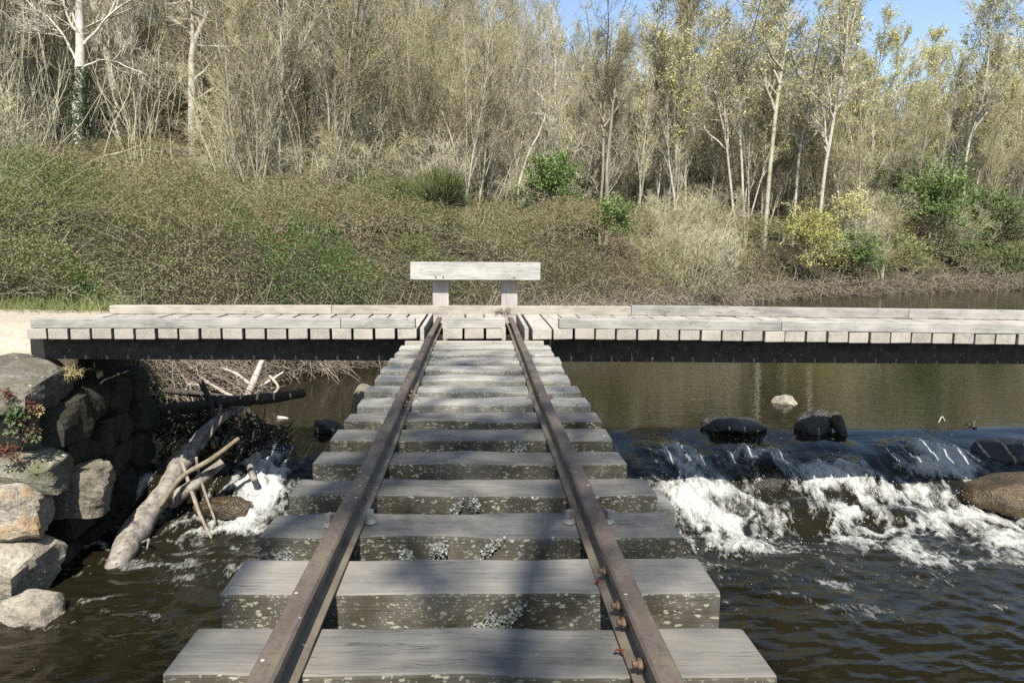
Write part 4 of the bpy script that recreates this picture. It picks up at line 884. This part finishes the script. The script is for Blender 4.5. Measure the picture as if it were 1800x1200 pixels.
for q, (bx, pts, rd, Y, lb) in enumerate([
        (1297, [(1280, 270), (1268, 215), (1255, 150), (1232, 105)], [0.11, 0.10, 0.08, 0.05, 0.02], 33, 'slim pale tree leaning away from its upright neighbour'),
        (1312, [(1303, 260), (1298, 160), (1299, 95), (1304, 40)], [0.11, 0.10, 0.08, 0.05, 0.02], 33.6, 'slim straight pale tree next to the leaning one'),
        (1345, [(1355, 260), (1364, 190), (1374, 130), (1384, 70), (1388, 0)], [0.17, 0.16, 0.15, 0.12, 0.07, 0.03], 32.5, 'thickest pale trunk with young leaves above the yellow bush'),
        (1395, [(1404, 270), (1416, 205), (1432, 150), (1440, 70)], [0.12, 0.11, 0.10, 0.07, 0.03], 35, 'pale tree leaning over behind the thickest trunk'),
        (1440, [(1448, 300), (1462, 230), (1478, 160), (1486, 90), (1492, 0)], [0.15, 0.14, 0.12, 0.10, 0.06, 0.03], 33, 'tall pale trunk rising out of the yellow flowering bush'),
        (1690, [(1700, 255), (1722, 200), (1735, 120), (1742, 70)], [0.13, 0.12, 0.10, 0.07, 0.03], 38, 'pale leaning tree standing over the green thicket'),
        (1055, [(1060, 300), (1062, 210), (1064, 140), (1068, 70)], [0.10, 0.095, 0.08, 0.055, 0.03], 30, 'dark double trunk with fine twigs behind the bright green bush'),
        (1185, [(1186, 300), (1190, 180), (1196, 90), (1200, 20)], [0.08, 0.08, 0.06, 0.045, 0.02], 31, 'thin grey tree behind the gap between green and yellow bushes')]):
    b = based(bx, Y); pale = q not in (6, 7)
    path = [b] + [at(x_, y_, Y) for x_, y_ in pts]
    lm = []
    rg = np.random.default_rng(300 + q)
    for u in range(10):
        j = rg.integers(1, len(path) - 1); f = rg.random(); s_ = path[j] * (1 - f) + path[j + 1] * f if j + 1 < len(path) else path[j]
        d = np.array([rg.normal(0, 0.5), rg.normal(0, 0.4), 1.0]); Ln = rg.uniform(1.6, 3.2)
        lm.append(([s_, s_ + d * Ln * 0.45, s_ + d * Ln + [0, 0, 0.5]], [rd[j] * 0.45, rd[j] * 0.3, 0.015]))
    if q == 6: lm.append(([b + [0.25, 0, 0], at(1068, 300, Y), at(1074, 210, Y), at(1085, 120, Y)], [0.085, 0.08, 0.06, 0.03]))
    hand_tree('pale_tree' if pale else 'dark_tree' if q == 6 else 'thin_tree', b, path, [v * 0.55 for v in rd], lm, lb, 300 + q, M_PALEBARK if q != 6 else M_BARK, M_TWIG_GREY if pale else M_TWIG, (7, 36, 1.5), None, (1700, 0.055, YGREEN) if pale else None)

# the wood: many look-alike trees, each an object of its own
HERO = [(137, Y1, 40, 0), (206, Y2, 26, 0), (345, Y3, 40, 0), (925, 27, 22, 0), (1290, 33, 26, 0), (1308, 33.6, 14, 0), (1360, 32.5, 22, 0), (1410, 35, 18, 0), (1460, 33, 22, 0), (1712, 38, 22, 0), (1060, 30, 26, 0),
        (775, 19.5, 60, 1), (710, 20.5, 30, 1), (965, 26, 66, 1), (1075, 24, 46, 1), (1420, 29.5, 66, 1), (1500, 31.5, 50, 1), (1640, 36, 70, 1), (1745, 37, 60, 1)]
def clear_view(x, y, low):
    px = CX + F * (x - CAM[0]) / y
    return not any(abs(px - hx) < hw + 0.6 / y * F * (1 if low else 1.6) and y < hy + 0.8 for hx, hy, hw, hk in HERO)
rg = np.random.default_rng(88); placed = []
def try_place(n, xr, yr, smin, smax, dmin, maxtry=6000):
    out = []; t = 0
    while len(out) < n and t < maxtry:
        t += 1; y = rg.uniform(*yr) if yr[1] - yr[0] < 25 else yr[0] + (yr[1] - yr[0]) * rg.random() ** 1.3
        x = rg.uniform(xr[0], xr[1]) * y
        s = float(inland(np.array(x), np.array(y)))
        if not smin < s < smax or not clear_view(x, y, smax < 14): continue
        if any((x - a) ** 2 + (y - b_) ** 2 < dmin ** 2 for a, b_ in placed): continue
        placed.append((x, y)); out.append((x, y, s))
    return out
KIND = [('brown_tree', 'single stemmed brown twiggy tree with opening buds in the hillside wood', 'single stemmed brown trees of the hillside wood'), ('olive_tree', 'three stemmed olive twigged tree in the hillside wood', 'three stemmed olive trees of the hillside wood'),
        ('grey_bare_tree', 'tall leafless tree with grey twigs in the hillside wood', 'tall grey trees of the hillside wood'), ('coppiced_tree', 'many stemmed coppiced tree with slender grey stems in the hillside wood', 'coppiced trees of the hillside wood'),
        ('budding_tree', 'two stemmed tree thick with olive buds in the hillside wood', 'budding twin stemmed trees of the hillside wood'), ('pale_bare_tree', 'leafless tree with whitish trunk inside the hillside wood', 'whitish trunks inside the hillside wood')]
for x, y, s in try_place(262, (-0.80, 0.32), (20, 72), 8.5, 64, 1.15):
    k = int(rg.integers(0, 6))
    nm, lb, gp = KIND[k]
    sc = rg.uniform(0.72, 1.12) * (1 - 0.26 * float(sm(-0.02, 0.2, x / y)))
    tree(nm, WOOD[k], x, y, lb, gp, sc, rg.uniform(0, 6.28), 'tree', (rg.normal(0, 0.04), rg.normal(0, 0.04)))
for x, y, s in try_place(96, (0.20, 0.92), (28, 74), 3.5, 56, 1.4):
    k = int(rg.integers(0, 4))
    tree('young_leaf_tree', POPLAR[k], x, y, 'pale barked tree with sparse yellow green young leaves in the wood beside the river', 'young leafed trees of the riverside wood', rg.uniform(0.76, 0.98) * (0.8 + 0.2 * min(1.6, y / 40)), rg.uniform(0, 6.28), 'tree', (rg.normal(0, 0.06), rg.normal(0, 0.07)))
for x, y, s in try_place(76, (0.15, 0.90), (30, 85), 3.0, 60, 1.4):
    k = int(rg.integers(0, 5))
    tree('bare_tree', WOOD[k], x, y, 'bare twiggy tree among the young leafed trees beside the river', 'bare trees of the riverside wood', rg.uniform(0.70, 0.94) * (0.8 + 0.2 * min(2.0, y / 40)), rg.uniform(0, 6.28), 'tree', (rg.normal(0, 0.05), rg.normal(0, 0.05)))
for x, y, s in try_place(46, (-0.72, 0.85), (16, 40), 8.0, 14, 0.9):
    tree('bare_shrub', SHRUB[int(rg.integers(0, 4))], x, y, 'bare twiggy shrub growing above the bramble bank', 'bare shrubs above the brambles', rg.uniform(0.7, 1.15), rg.uniform(0, 6.28), 'shrub')
for x, y, s in try_place(90, (-0.05, 0.92), (27, 64), 4.5, 40, 0.75, 14000):
    tree('pole_tree', POLE[int(rg.integers(0, 3))], x, y, 'very thin straight pale stem with few twigs between the riverside trees', 'thin pale stems of the riverside wood', rg.uniform(0.72, 1.02) * (0.8 + 0.2 * min(1.8, y / 40)), rg.uniform(0, 6.28), 'tree', (rg.normal(0, 0.05), rg.normal(0, 0.05)))
for x, y, s in try_place(70, (-0.80, 0.0), (21, 60), 8.5, 45, 0.75, 14000):
    tree('pole_tree', POLE[int(rg.integers(0, 3))], x, y, 'very thin straight pale stem with few twigs in the hillside wood', 'thin pale stems of the hillside wood', rg.uniform(0.72, 1.05), rg.uniform(0, 6.28), 'tree', (rg.normal(0, 0.05), rg.normal(0, 0.05)))
for x, y, s in try_place(120, (-0.80, 0.90), (20, 62), 8.5, 34, 0.8, 12000):
    tree('undergrowth_shrub', SHRUB[int(rg.integers(0, 4))], x, y, 'tall bare shrub filling the space between the trunks of the wood', 'shrubs between the trunks', rg.uniform(1.0, 1.7), rg.uniform(0, 6.28), 'shrub')
for x, y, s in try_place(46, (0.25, 0.85), (22, 42), 0.2, 3.2, 0.7):
    tree('bank_shrub', SHRUB[int(rg.integers(0, 4))], x, y, 'bare shrub leaning over the water at the far bank', 'shrubs leaning over the far water', rg.uniform(0.55, 0.9), rg.uniform(0, 6.28), 'shrub', (rg.normal(0.25, 0.15), rg.normal(0.15, 0.15)))

# ------------------------------------------------------------------ leafy bushes
def bush(name, c, size, n, leafsize, pal, label, seed, stems=40, twig=None, spiky=False, lobes=9):
    rg = np.random.default_rng(seed); c = np.array(c, float); size = np.array(size, float)
    o = empty(name, c, label, 'bush'); twig = twig or M_TWIG
    d = nrm(rg.normal(size=(stems, 3)) * [1, 1, 0.6] + [0, 0, 0.9]); d[:, 2] = np.abs(d[:, 2])
    ends = d * size * [0.55, 0.55, 1.0] * rg.uniform(0.7, 1.05, (stems, 1))
    D0 = nrm(ends * [0.5, 0.5, 1]); L = np.linalg.norm(ends, axis=1)
    P, Rd = grow(rg.normal(0, 0.08, (stems, 3)) * [1, 1, 0], D0 if not spiky else nrm(ends), L, 6, np.full(stems, 0.016), np.full(stems, 0.005), 0.0 if spiky else -0.06, 0.10, rg)
    g = Geo(); V, Fq = tubes(P, Rd, 4); g.add(V, Fq)
    A, Ra = kids(P, Rd, 9, 0.3, 1, 25 if spiky else 45, float(size.mean()) * 0.32, 4, 0.6, 0.005, 0.08 if spiky else 0.0, 0.1, rg); V, Fq = tubes(A, Ra, 3); g.add(V, Fq)
    link('stems', g.mesh('stems', [twig]), o)
    i = rg.integers(0, len(A), n); p, dd, _ = along(A, Ra, i, rg.uniform(0, 1, n))
    p = p + rg.normal(0, leafsize * 1.2, (n, 3)) * np.where(rg.random((n, 1)) > 0.8, 3.5, 1)
    N = rg.normal(size=(n, 3)) + [0, -0.3, 0.8]
    if spiky:
        q = np.stack([p, p + nrm(dd + rg.normal(0, 0.15, (n, 3)) + [0, 0, 0.4]) * leafsize * 6], 1); V, Fq = tubes(q, np.stack([np.full(n, 0.006), np.full(n, 0.002)], 1), 3); g2 = Geo(); g2.add(V, Fq, 0, np.repeat(rand_cols(rg, pal, n), 6, 0))
    else:
        V, Fq = leaves(p, N, leafsize * rg.uniform(0.6, 1.3, n), rg); g2 = Geo(); g2.add(V, Fq, 0, np.repeat(rand_cols(rg, pal, n), 4, 0))
    link('foliage', g2.mesh('foliage', [M_LEAF], col=True), o)
    return o
G_DARK = [(0.07, 0.11, 0.035), (0.09, 0.14, 0.045), (0.11, 0.16, 0.05), (0.15, 0.16, 0.07)]
G_MID = [(0.10, 0.17, 0.04), (0.14, 0.22, 0.06), (0.08, 0.13, 0.035), (0.18, 0.22, 0.08)]
G_YEL = [(0.33, 0.33, 0.085), (0.40, 0.39, 0.13), (0.26, 0.27, 0.07), (0.30, 0.28, 0.12)]
G_BROOM = [(0.07, 0.095, 0.025), (0.09, 0.115, 0.035), (0.055, 0.075, 0.02)]
def bush_at(px, py, Y, wpx, hpx): 
    p = at(px, py, Y); return (p[0], Y, p[2]), (wpx / F * Y, wpx / F * Y * 0.8, hpx / F * Y)
for name, a, n, ls, pal, lb, kw in [
        ('broom_bush', (775, 366, 19.5, 100, 62), 3600, 0.03, G_BROOM, 'upright dark green broom bush above the brambles', dict(spiky=True, stems=70)),
        ('broom_bush', (710, 352, 20.5, 50, 34), 1500, 0.03, G_BROOM, 'smaller dull green broom bush next to the bigger one', dict(spiky=True, stems=40)),
        ('elder_bush', (965, 352, 26.0, 120, 84), 7000, 0.05, G_MID, 'broad fresh green elder bush at the foot of the wood', {}),
        ('green_bush', (1075, 402, 24.0, 80, 56), 3600, 0.045, G_MID, 'bright green low bush among the brambles', {}),
        ('yellow_bush', (1420, 455, 29.5, 125, 110), 5200, 0.045, G_YEL, 'yellow green flowering willow bush on the far bank', dict(stems=30)),
        ('green_bush', (1500, 462, 31.5, 110, 60), 5000, 0.05, G_MID, 'green bush directly beside the yellow willow bush', {}),
        ('green_bush', (1640, 400, 36, 170, 130), 9000, 0.065, G_MID, 'tall fresh green bush under the riverside trees', {}),
        ('green_bush', (1745, 420, 37, 150, 100), 7000, 0.06, G_DARK, 'dark green bush behind the silvery bank brush', {}),
        ('hazel_bush', (1585, 345, 38, 110, 70), 2600, 0.05, G_MID, 'thin light green bush between the leaning trunks and the tall green bush', dict(stems=26)),
        ('willow_bush', (1500, 400, 33, 90, 90), 1800, 0.045, YGREEN, 'sparse yellowish willow behind the low green bush', dict(stems=26)),
        ('willow_bush', (1590, 470, 33.5, 110, 60), 2000, 0.045, G_YEL + G_MID, 'loose yellow green willow overhanging the far waterline', dict(stems=26)),
        ('hazel_bush', (1690, 470, 35, 120, 70), 3000, 0.045, G_DARK, 'dull green bush rooted in the far bank brushwood', dict(stems=26)),
        ('green_bush', (1770, 495, 35.5, 120, 66), 6000, 0.05, G_DARK, 'low dark green bush touching the far water', {})]:
    c, s = bush_at(*a); bush(name, c, s, n, ls, pal, lb, int(a[0]), **kw)

# ------------------------------------------------------------------ bramble bank, ground ivy, saplings (uncountable)
def hero_clear(x, y):
    px = CX + F * (x - CAM[0]) / y; ok = np.ones(x.shape)
    for hx, hy, hw, hk in HERO: ok = ok * np.where((np.abs(px - hx) < hw) & (y < hy + 0.5), 0.0, 1.0)
    return ok
def domes(x, y, cell, seed):
    """rounded clumps: height 0..1 of the clump nearest to each point and a number per clump"""
    i, j = np.floor(x / cell).astype(np.int64), np.floor(y / cell).astype(np.int64); best = np.full(x.shape, -1.0); idv = np.zeros(x.shape)
    for a in (-1, 0, 1):
        for c in (-1, 0, 1):
            ci, cj = i + a, j + c; k0 = ci * 0
            cx = (ci + 0.15 + 0.7 * _h(ci, cj, k0, seed)) * cell; cy_ = (cj + 0.15 + 0.7 * _h(ci, cj, k0, seed + 1)) * cell
            r = cell * (0.55 + 0.45 * _h(ci, cj, k0, seed + 2)); hh = 0.45 + 0.55 * _h(ci, cj, k0, seed + 3)
            v = hh * np.sqrt(np.maximum(0, 1 - ((x - cx) ** 2 + (y - cy_) ** 2) / r ** 2))
            k = v > best; best = np.where(k, v, best); idv = np.where(k, _h(ci, cj, k0, seed + 4), idv)
    return best, idv
def bump_h(x, y):
    wx_ = x + 0.5 * (fbm(x * 1.3, y * 1.3, 0, 84, 2) - 0.5); wy_ = y + 0.5 * (fbm(x * 1.3, y * 1.3, 0, 86, 2) - 0.5)
    return (0.5 + 0.5 * sm(8.3, 12, y)) * (0.10 + 1.45 * domes(wx_, wy_, 2.1, 82)[0] + 0.38 * domes(wx_, wy_, 0.7, 92)[0] + 0.9 * fbm(x * 0.35, y * 0.35, 0, 88, 2) ** 1.3)
def scatter(n, xr, yr, smin, smax, seed, dens=None):
    rg = np.random.default_rng(seed); X = []; Yv = []; S = []
    got = 0
    while got < n:
        y = yr[0] * (yr[1] / yr[0]) ** rg.random(40000); x = rg.uniform(xr[0], xr[1], 40000) * y
        s = inland(x, y); k = (s > smin) & (s < smax) & (rg.random(40000) < np.clip((smax - s) / 7.0, 0, 1))
        k &= ~((y < 8.5) & (s > 0))
        if dens is not None: k &= rg.random(40000) < dens(x, y, s)
        X.append(x[k]); Yv.append(y[k]); S.append(s[k]); got += k.sum()
    return np.concatenate(X)[:n], np.concatenate(Yv)[:n], np.concatenate(S)[:n], rg
NET = [(at(px_, py_, Y_)[0], Y_, r_) for px_, py_, Y_, r_ in ((265, 535, 9.0, 0.6), (330, 525, 9.2, 0.6), (560, 500, 13.2, 1.5), (615, 480, 14.0, 1.0), (450, 530, 11.0, 0.7), (590, 520, 13.0, 0.7))]
def nettle_spots(x, y, s):
    m = np.zeros(x.shape)
    for a_, b_, r_ in NET: m = np.maximum(m, np.exp(-((x - a_) ** 2 + ((y - b_) * 0.8) ** 2) / r_ ** 2))
    return sm(0.30, 0.75, m + (fbm(x * 2.5, y * 2.5, 0, 97, 3) - 0.5) * 1.1) * 0.9 + 0.006
BR = [(0.12, 0.125, 0.048), (0.15, 0.145, 0.06), (0.17, 0.145, 0.075), (0.18, 0.13, 0.095), (0.185, 0.16, 0.10), (0.10, 0.125, 0.045), (0.14, 0.10, 0.075)]
n = 440000
x, y, s, rg2 = scatter(n, (-0.80, 0.88), (8.4, 46), -0.1, 17, 401, lambda x, y, s: 1 - 0.85 * nettle_spots(x, y, s))
b = bump_h(x, y) * sm(-0.3, 0.9, s)
idc = domes(x + 0.5 * (fbm(x * 1.3, y * 1.3, 0, 84, 2) - 0.5), y + 0.5 * (fbm(x * 1.3, y * 1.3, 0, 86, 2) - 0.5), 2.1, 82)[1][:, None]
z = np.maximum(ground(x, y), Z_POOL + 0.05) + b * (1 - np.abs(rg2.normal(0, 0.22, n))) + np.where(rg2.random(n) > 0.9, rg2.uniform(0, 0.22, n), 0)
gxn = (bump_h(x + 0.08, y) - bump_h(x - 0.08, y)) / 0.16; gyn = (bump_h(x, y + 0.08) - bump_h(x, y - 0.08)) / 0.16
k = 0.30 * (vn(x * 1.6, y * 1.6, 0, 91)[:, None] - 0.5) + 0.35 * (idc - 0.5)
gr = sm(0.44, 0.62, fbm(x * 0.30, y * 0.30, 0, 95, 3))[:, None]; pu = sm(0.50, 0.66, fbm(x * 0.45, y * 0.45, 0, 96, 3))[:, None]
c = rand_cols(rg2, BR, n, 0.18) * (1.30 + 1.2 * k) * [0.90, 0.97, 0.92]; c = c * (1 + gr * (np.array([0.90, 1.0, 0.80]) - 1)); c = c * np.where(idc > 0.66, np.array([1.05, 0.93, 0.98]), np.where(idc < 0.25, np.array([0.93, 1.02, 0.82]), 1.0)); c = c * (1 + pu * 0.8 * (np.array([1.06, 0.94, 0.98]) - 1))
V, Fq = leaves(np.stack([x, y, z], -1), rg2.normal(0, 0.6, (n, 3)) + np.stack([-gxn, -gyn, gxn * 0 + 0.8], -1), rg2.uniform(0.008, 0.024, n) * (0.66 + y / 30), rg2)
g = Geo(); g.add(V, Fq, 0, np.repeat(c, 4, 0))
tag(link('bramble_thicket', g.mesh('bramble_thicket', [M_LEAF], col=True)), 'dense olive and brown bramble thicket covering the bank', 'brambles', kind='stuff')
n = 13000
x, y, s, rg2 = scatter(n, (-0.80, 0.88), (8.6, 46), -0.1, 17, 402)
zz = ground(x, y) + bump_h(x, y) * sm(0, 1.2, s) * rg2.uniform(0.5, 1.0, n)
a = rg2.uniform(0, 6.28, n); D = np.stack([np.cos(a), np.sin(a), rg2.uniform(0.2, 1.1, n)], -1)
P, Rd = grow(np.stack([x, y, zz - 0.1], -1), D, rg2.uniform(0.25, 0.9, n) * np.where(rg2.random(n) > 0.97, 2.2, 1), 4, rg2.uniform(0.0025, 0.005, n) * (0.7 + y / 40), np.full(n, 0.002), -0.16, 0.16, rg2)
V, Fq = tubes(P, Rd, 3); g = Geo(); g.add(V, Fq)
tag(link('bramble_canes', g.mesh('bramble_canes', [M_TWIG])), 'arching pale bramble canes over the thicket', 'brambles', kind='stuff')
# fresh green nettles and ivy low on the bank
n = 17000
x, y, s, rg2 = scatter(n, (-0.75, -0.12), (8.4, 15), 0.1, 5.5, 403, nettle_spots)
z = ground(x, y) + (bump_h(x, y) + 0.06) * sm(0, 1.0, s) * (1 - np.abs(rg2.normal(0, 0.2, n))) + 0.04
V, Fq = leaves(np.stack([x, y, z], -1), rg2.normal(0, 0.6, (n, 3)) + [0, -0.2, 0.9], rg2.uniform(0.010, 0.024, n), rg2, 0.7)
g = Geo(); g.add(V, Fq, 0, np.repeat(rand_cols(rg2, [(0.07, 0.145, 0.03), (0.095, 0.18, 0.045), (0.055, 0.11, 0.028), (0.12, 0.15, 0.05)], n), 4, 0))
tag(link('nettle_bed', g.mesh('nettle_bed', [M_LEAF], col=True)), 'fresh green nettles along the foot of the bramble bank', 'nettles', kind='stuff')
# reddish dry stems hanging to the water at the foot of the bank
n = 6500
x, y, s, rg2 = scatter(n, (-0.50, 0.9), (9.5, 46), -0.35, 1.3, 404)
a = rg2.uniform(0, 6.28, n); D = np.stack([np.cos(a) + 0.3, np.sin(a) - 0.3, rg2.normal(0.1, 0.35, n)], -1)
P, Rd = grow(np.stack([x, y, np.maximum(ground(x, y), Z_POOL) + rg2.uniform(-0.02, 0.75, n)], -1), D, rg2.uniform(0.3, 1.5, n), 5, rg2.uniform(0.003, 0.008, n) * (0.6 + y / 32), np.full(n, 0.003), -0.08, 0.32, rg2)
V, Fq = tubes(P, Rd, 3); g = Geo(); g.add(V, Fq)
tag(link('bank_brushwood', g.mesh('bank_brushwood', [M_STICK])), 'dry brown brushwood hanging over the waterline', 'brushwood', kind='stuff')
# thin shoots and saplings filling the wood
n = 3600
x, y, s, rg2 = scatter(n, (-0.80, 0.90), (19, 75), 8.0, 60, 405, lambda x, y, s: hero_clear(x, y) * (0.25 + 0.75 * sm(0.42, 0.6, fbm(x * 0.4, y * 0.4, 0, 99, 2))))
D = rg2.normal(0, 0.22, (n, 3)) + UP
P, Rd = grow(np.stack([x, y, ground(x, y)], -1), D, rg2.uniform(1.5, 6.0, n), 6, rg2.uniform(0.010, 0.022, n), np.full(n, 0.004), 0.02, 0.16, rg2)
A, Ra = kids(P, Rd, 4, 0.2, 1, 32, 0.9, 3, 0.6, 0.006, 0.02, 0.2, rg2)
g = Geo(); V, Fq = tubes(P, Rd, 3); g.add(V, Fq); V, Fq = tubes(A, Ra, 3); g.add(V, Fq)
tag(link('saplings', g.mesh('saplings', [M_TWIG_GREY])), 'thicket of thin upright shoots filling the wood', 'saplings', kind='stuff')

# ------------------------------------------------------------------ plants on the abutment, dry grass by the path
def herb(c, r, n, size, pal, label, seed, nrmy=-1.0):
    rg = np.random.default_rng(seed); C = np.array(c) + rg.normal(0, r, (n, 3)) * [1, 0.35, 0.8]
    V, Fq = leaves(C, rg.normal(0, 0.6, (n, 3)) + [0, nrmy, 0.6], rg.uniform(0.6, 1.3, n) * size, rg, 0.75); g = Geo(); g.add(V, Fq, 0, np.repeat(rand_cols(rg, pal, n), 4, 0))
    st = C[:: 3]; P = np.stack([np.repeat(np.array([c]) + [0, 0.06, -0.03], len(st), 0), (st + np.array(c)) / 2 + [0, -0.01, 0], st], 1); V, Fq = tubes(P, np.full(P.shape[:2], 0.0022), 3); g.add(V, Fq, 0, np.array([0.16, 0.06, 0.04]))
    return tag(link('wall_plant', g.mesh('wall_plant', [M_LEAF], col=True)), label, 'plant')
RED = [(0.15, 0.03, 0.025), (0.11, 0.045, 0.03), (0.08, 0.055, 0.03), (0.07, 0.06, 0.03)]
herb(at(22, 725, 5.32), 0.045, 120, 0.016, [(0.06, 0.10, 0.03), (0.08, 0.13, 0.05)], 'green rosette plant on the abutment under the slab', 501)
herb(at(12, 690, 5.30), 0.030, 80, 0.009, RED, 'dark red creeping plant at the edge of the slab', 502)
herb(at(52, 708, 5.36), 0.025, 50, 0.009, RED, 'small crimson plant under the slab corner', 503)
herb(at(64, 722, 5.38), 0.03, 50, 0.012, [(0.30, 0.23, 0.10), (0.25, 0.19, 0.09)], 'yellowish dry plant under the slab corner', 504)
herb(at(20, 762, 5.36), 0.03, 50, 0.014, [(0.09, 0.13, 0.06)], 'pale green little plant low on the abutment', 505)
herb(at(54, 765, 5.38), 0.03, 45, 0.014, [(0.10, 0.13, 0.06)], 'grey green little plant between two red ones', 506)
herb(at(15, 795, 5.35), 0.06, 110, 0.013, RED + [(0.12, 0.08, 0.05)], 'rusty red straggling plant above the lichened stone', 507)
herb(at(40, 745, 5.40), 0.07, 160, 0.010, [(0.20, 0.15, 0.09), (0.14, 0.11, 0.06)], 'withered brown plant hanging on the abutment', 508)
n = 2600; rg2 = np.random.default_rng(510)
x = rg2.uniform(-5.2, -3.45, n); y = 5.93 + np.abs(rg2.normal(0, 0.12, n)) + 0.05; k = rg2.random(n) < np.where(x > -4.1, 1, 0.4); x, y = x[k], y[k]; n = len(x)
P, Rd = grow(np.stack([x, y, np.maximum(ground(x, y), -0.30) - 0.01], -1), rg2.normal(0, 0.9, (n, 3)) + [0, -0.2, 0.7], rg2.uniform(0.04, 0.11, n), 4, np.full(n, 0.0022), np.full(n, 0.0008), -0.25, 0.1, rg2)
V, Fq = tubes(P, Rd, 3); g = Geo(); g.add(V, Fq, 0, np.repeat(rand_cols(rg2, [(0.50, 0.40, 0.20), (0.42, 0.34, 0.18), (0.30, 0.27, 0.10)], n), 12, 0))
tag(link('dry_grass', g.mesh('dry_grass', [M_GRASS], col=True)), 'straw coloured dry grass on the slab beside the path', 'grass', kind='stuff')
n = 3000
x = rg2.uniform(-9, -3.4, n); y = 8.05 + rg2.normal(0, 0.22, n)
P, Rd = grow(np.stack([x, y, ground(x, y) - 0.01], -1), rg2.normal(0, 0.5, (n, 3)) + [0, 0, 1], rg2.uniform(0.06, 0.24, n), 4, np.full(n, 0.003), np.full(n, 0.001), -0.05, 0.1, rg2)
V, Fq = tubes(P, Rd, 3); g = Geo(); g.add(V, Fq, 0, np.repeat(rand_cols(rg2, [(0.14, 0.17, 0.05), (0.22, 0.20, 0.09), (0.10, 0.14, 0.04)], n), 12, 0))
tag(link('path_grass', g.mesh('path_grass', [M_GRASS], col=True)), 'green grass fringe between path and brambles', 'grass', kind='stuff')

# ------------------------------------------------------------------ the tree behind the camera whose branches shade the near sleepers
rgs = np.random.default_rng(9)
b = np.array([-2.85, -8.1, gz(-2.85, -8.1) - 0.2])
path = [b, b + [0.05, 0.1, 3], b + [0.2, 0.25, 6.0], b + [0.25, 0.4, 8.5], b + [0.2, 0.6, 11.0], b + [0.1, 0.8, 13]]
lm = [([(-2.5, -5.3, 3.6), (-1.3, -4.2, 4.5), (-0.15, -3.1, 5.0), (0.0, -2.1, 5.4), (0.35, -1.1, 5.9)], [0.10, 0.08, 0.055, 0.045, 0.02]),
      ([(-1.3, -4.2, 4.5), (-0.9, -3.0, 5.2), (-0.7, -2.0, 5.8), (-0.3, -0.9, 6.4)], [0.05, 0.045, 0.035, 0.02]), ([(-0.15, -3.1, 5.0), (0.5, -2.9, 5.2), (1.1, -2.4, 5.6), (1.7, -1.6, 6.0)], [0.04, 0.04, 0.035, 0.02]),
      ([(-2.4, -5.1, 4.8), (-2.0, -3.8, 5.4), (-1.8, -2.4, 6.1)], [0.06, 0.05, 0.03]), ([(-2.45, -5.0, 5.4), (-1.2, -3.6, 6.4), (-0.1, -2.6, 7.2), (0.8, -1.9, 7.8)], [0.06, 0.05, 0.04, 0.02]),
      ([(-2.5, -4.9, 6.5), (-1.6, -3.0, 7.8), (-0.6, -1.2, 9.0)], [0.05, 0.04, 0.02]), ([(-2.5, -5.2, 3.2), (-2.6, -3.9, 3.8), (-2.3, -2.6, 4.4)], [0.05, 0.04, 0.02])]
DZ = 3.2
lm = [([(px_ - 0.041 * DZ, py_ - 0.78 * DZ, pz_ + DZ) for px_, py_, pz_ in pts_], rd_) for pts_, rd_ in lm]
hand_tree('shade_tree', b, path, [0.24, 0.21, 0.18, 0.14, 0.09, 0.03], lm, 'spreading bare tree behind the viewer whose branches shade the near sleepers', 700, M_BARK, M_TWIG, (9, 42, 1.3), None, (1700, 0.06, YGREEN))
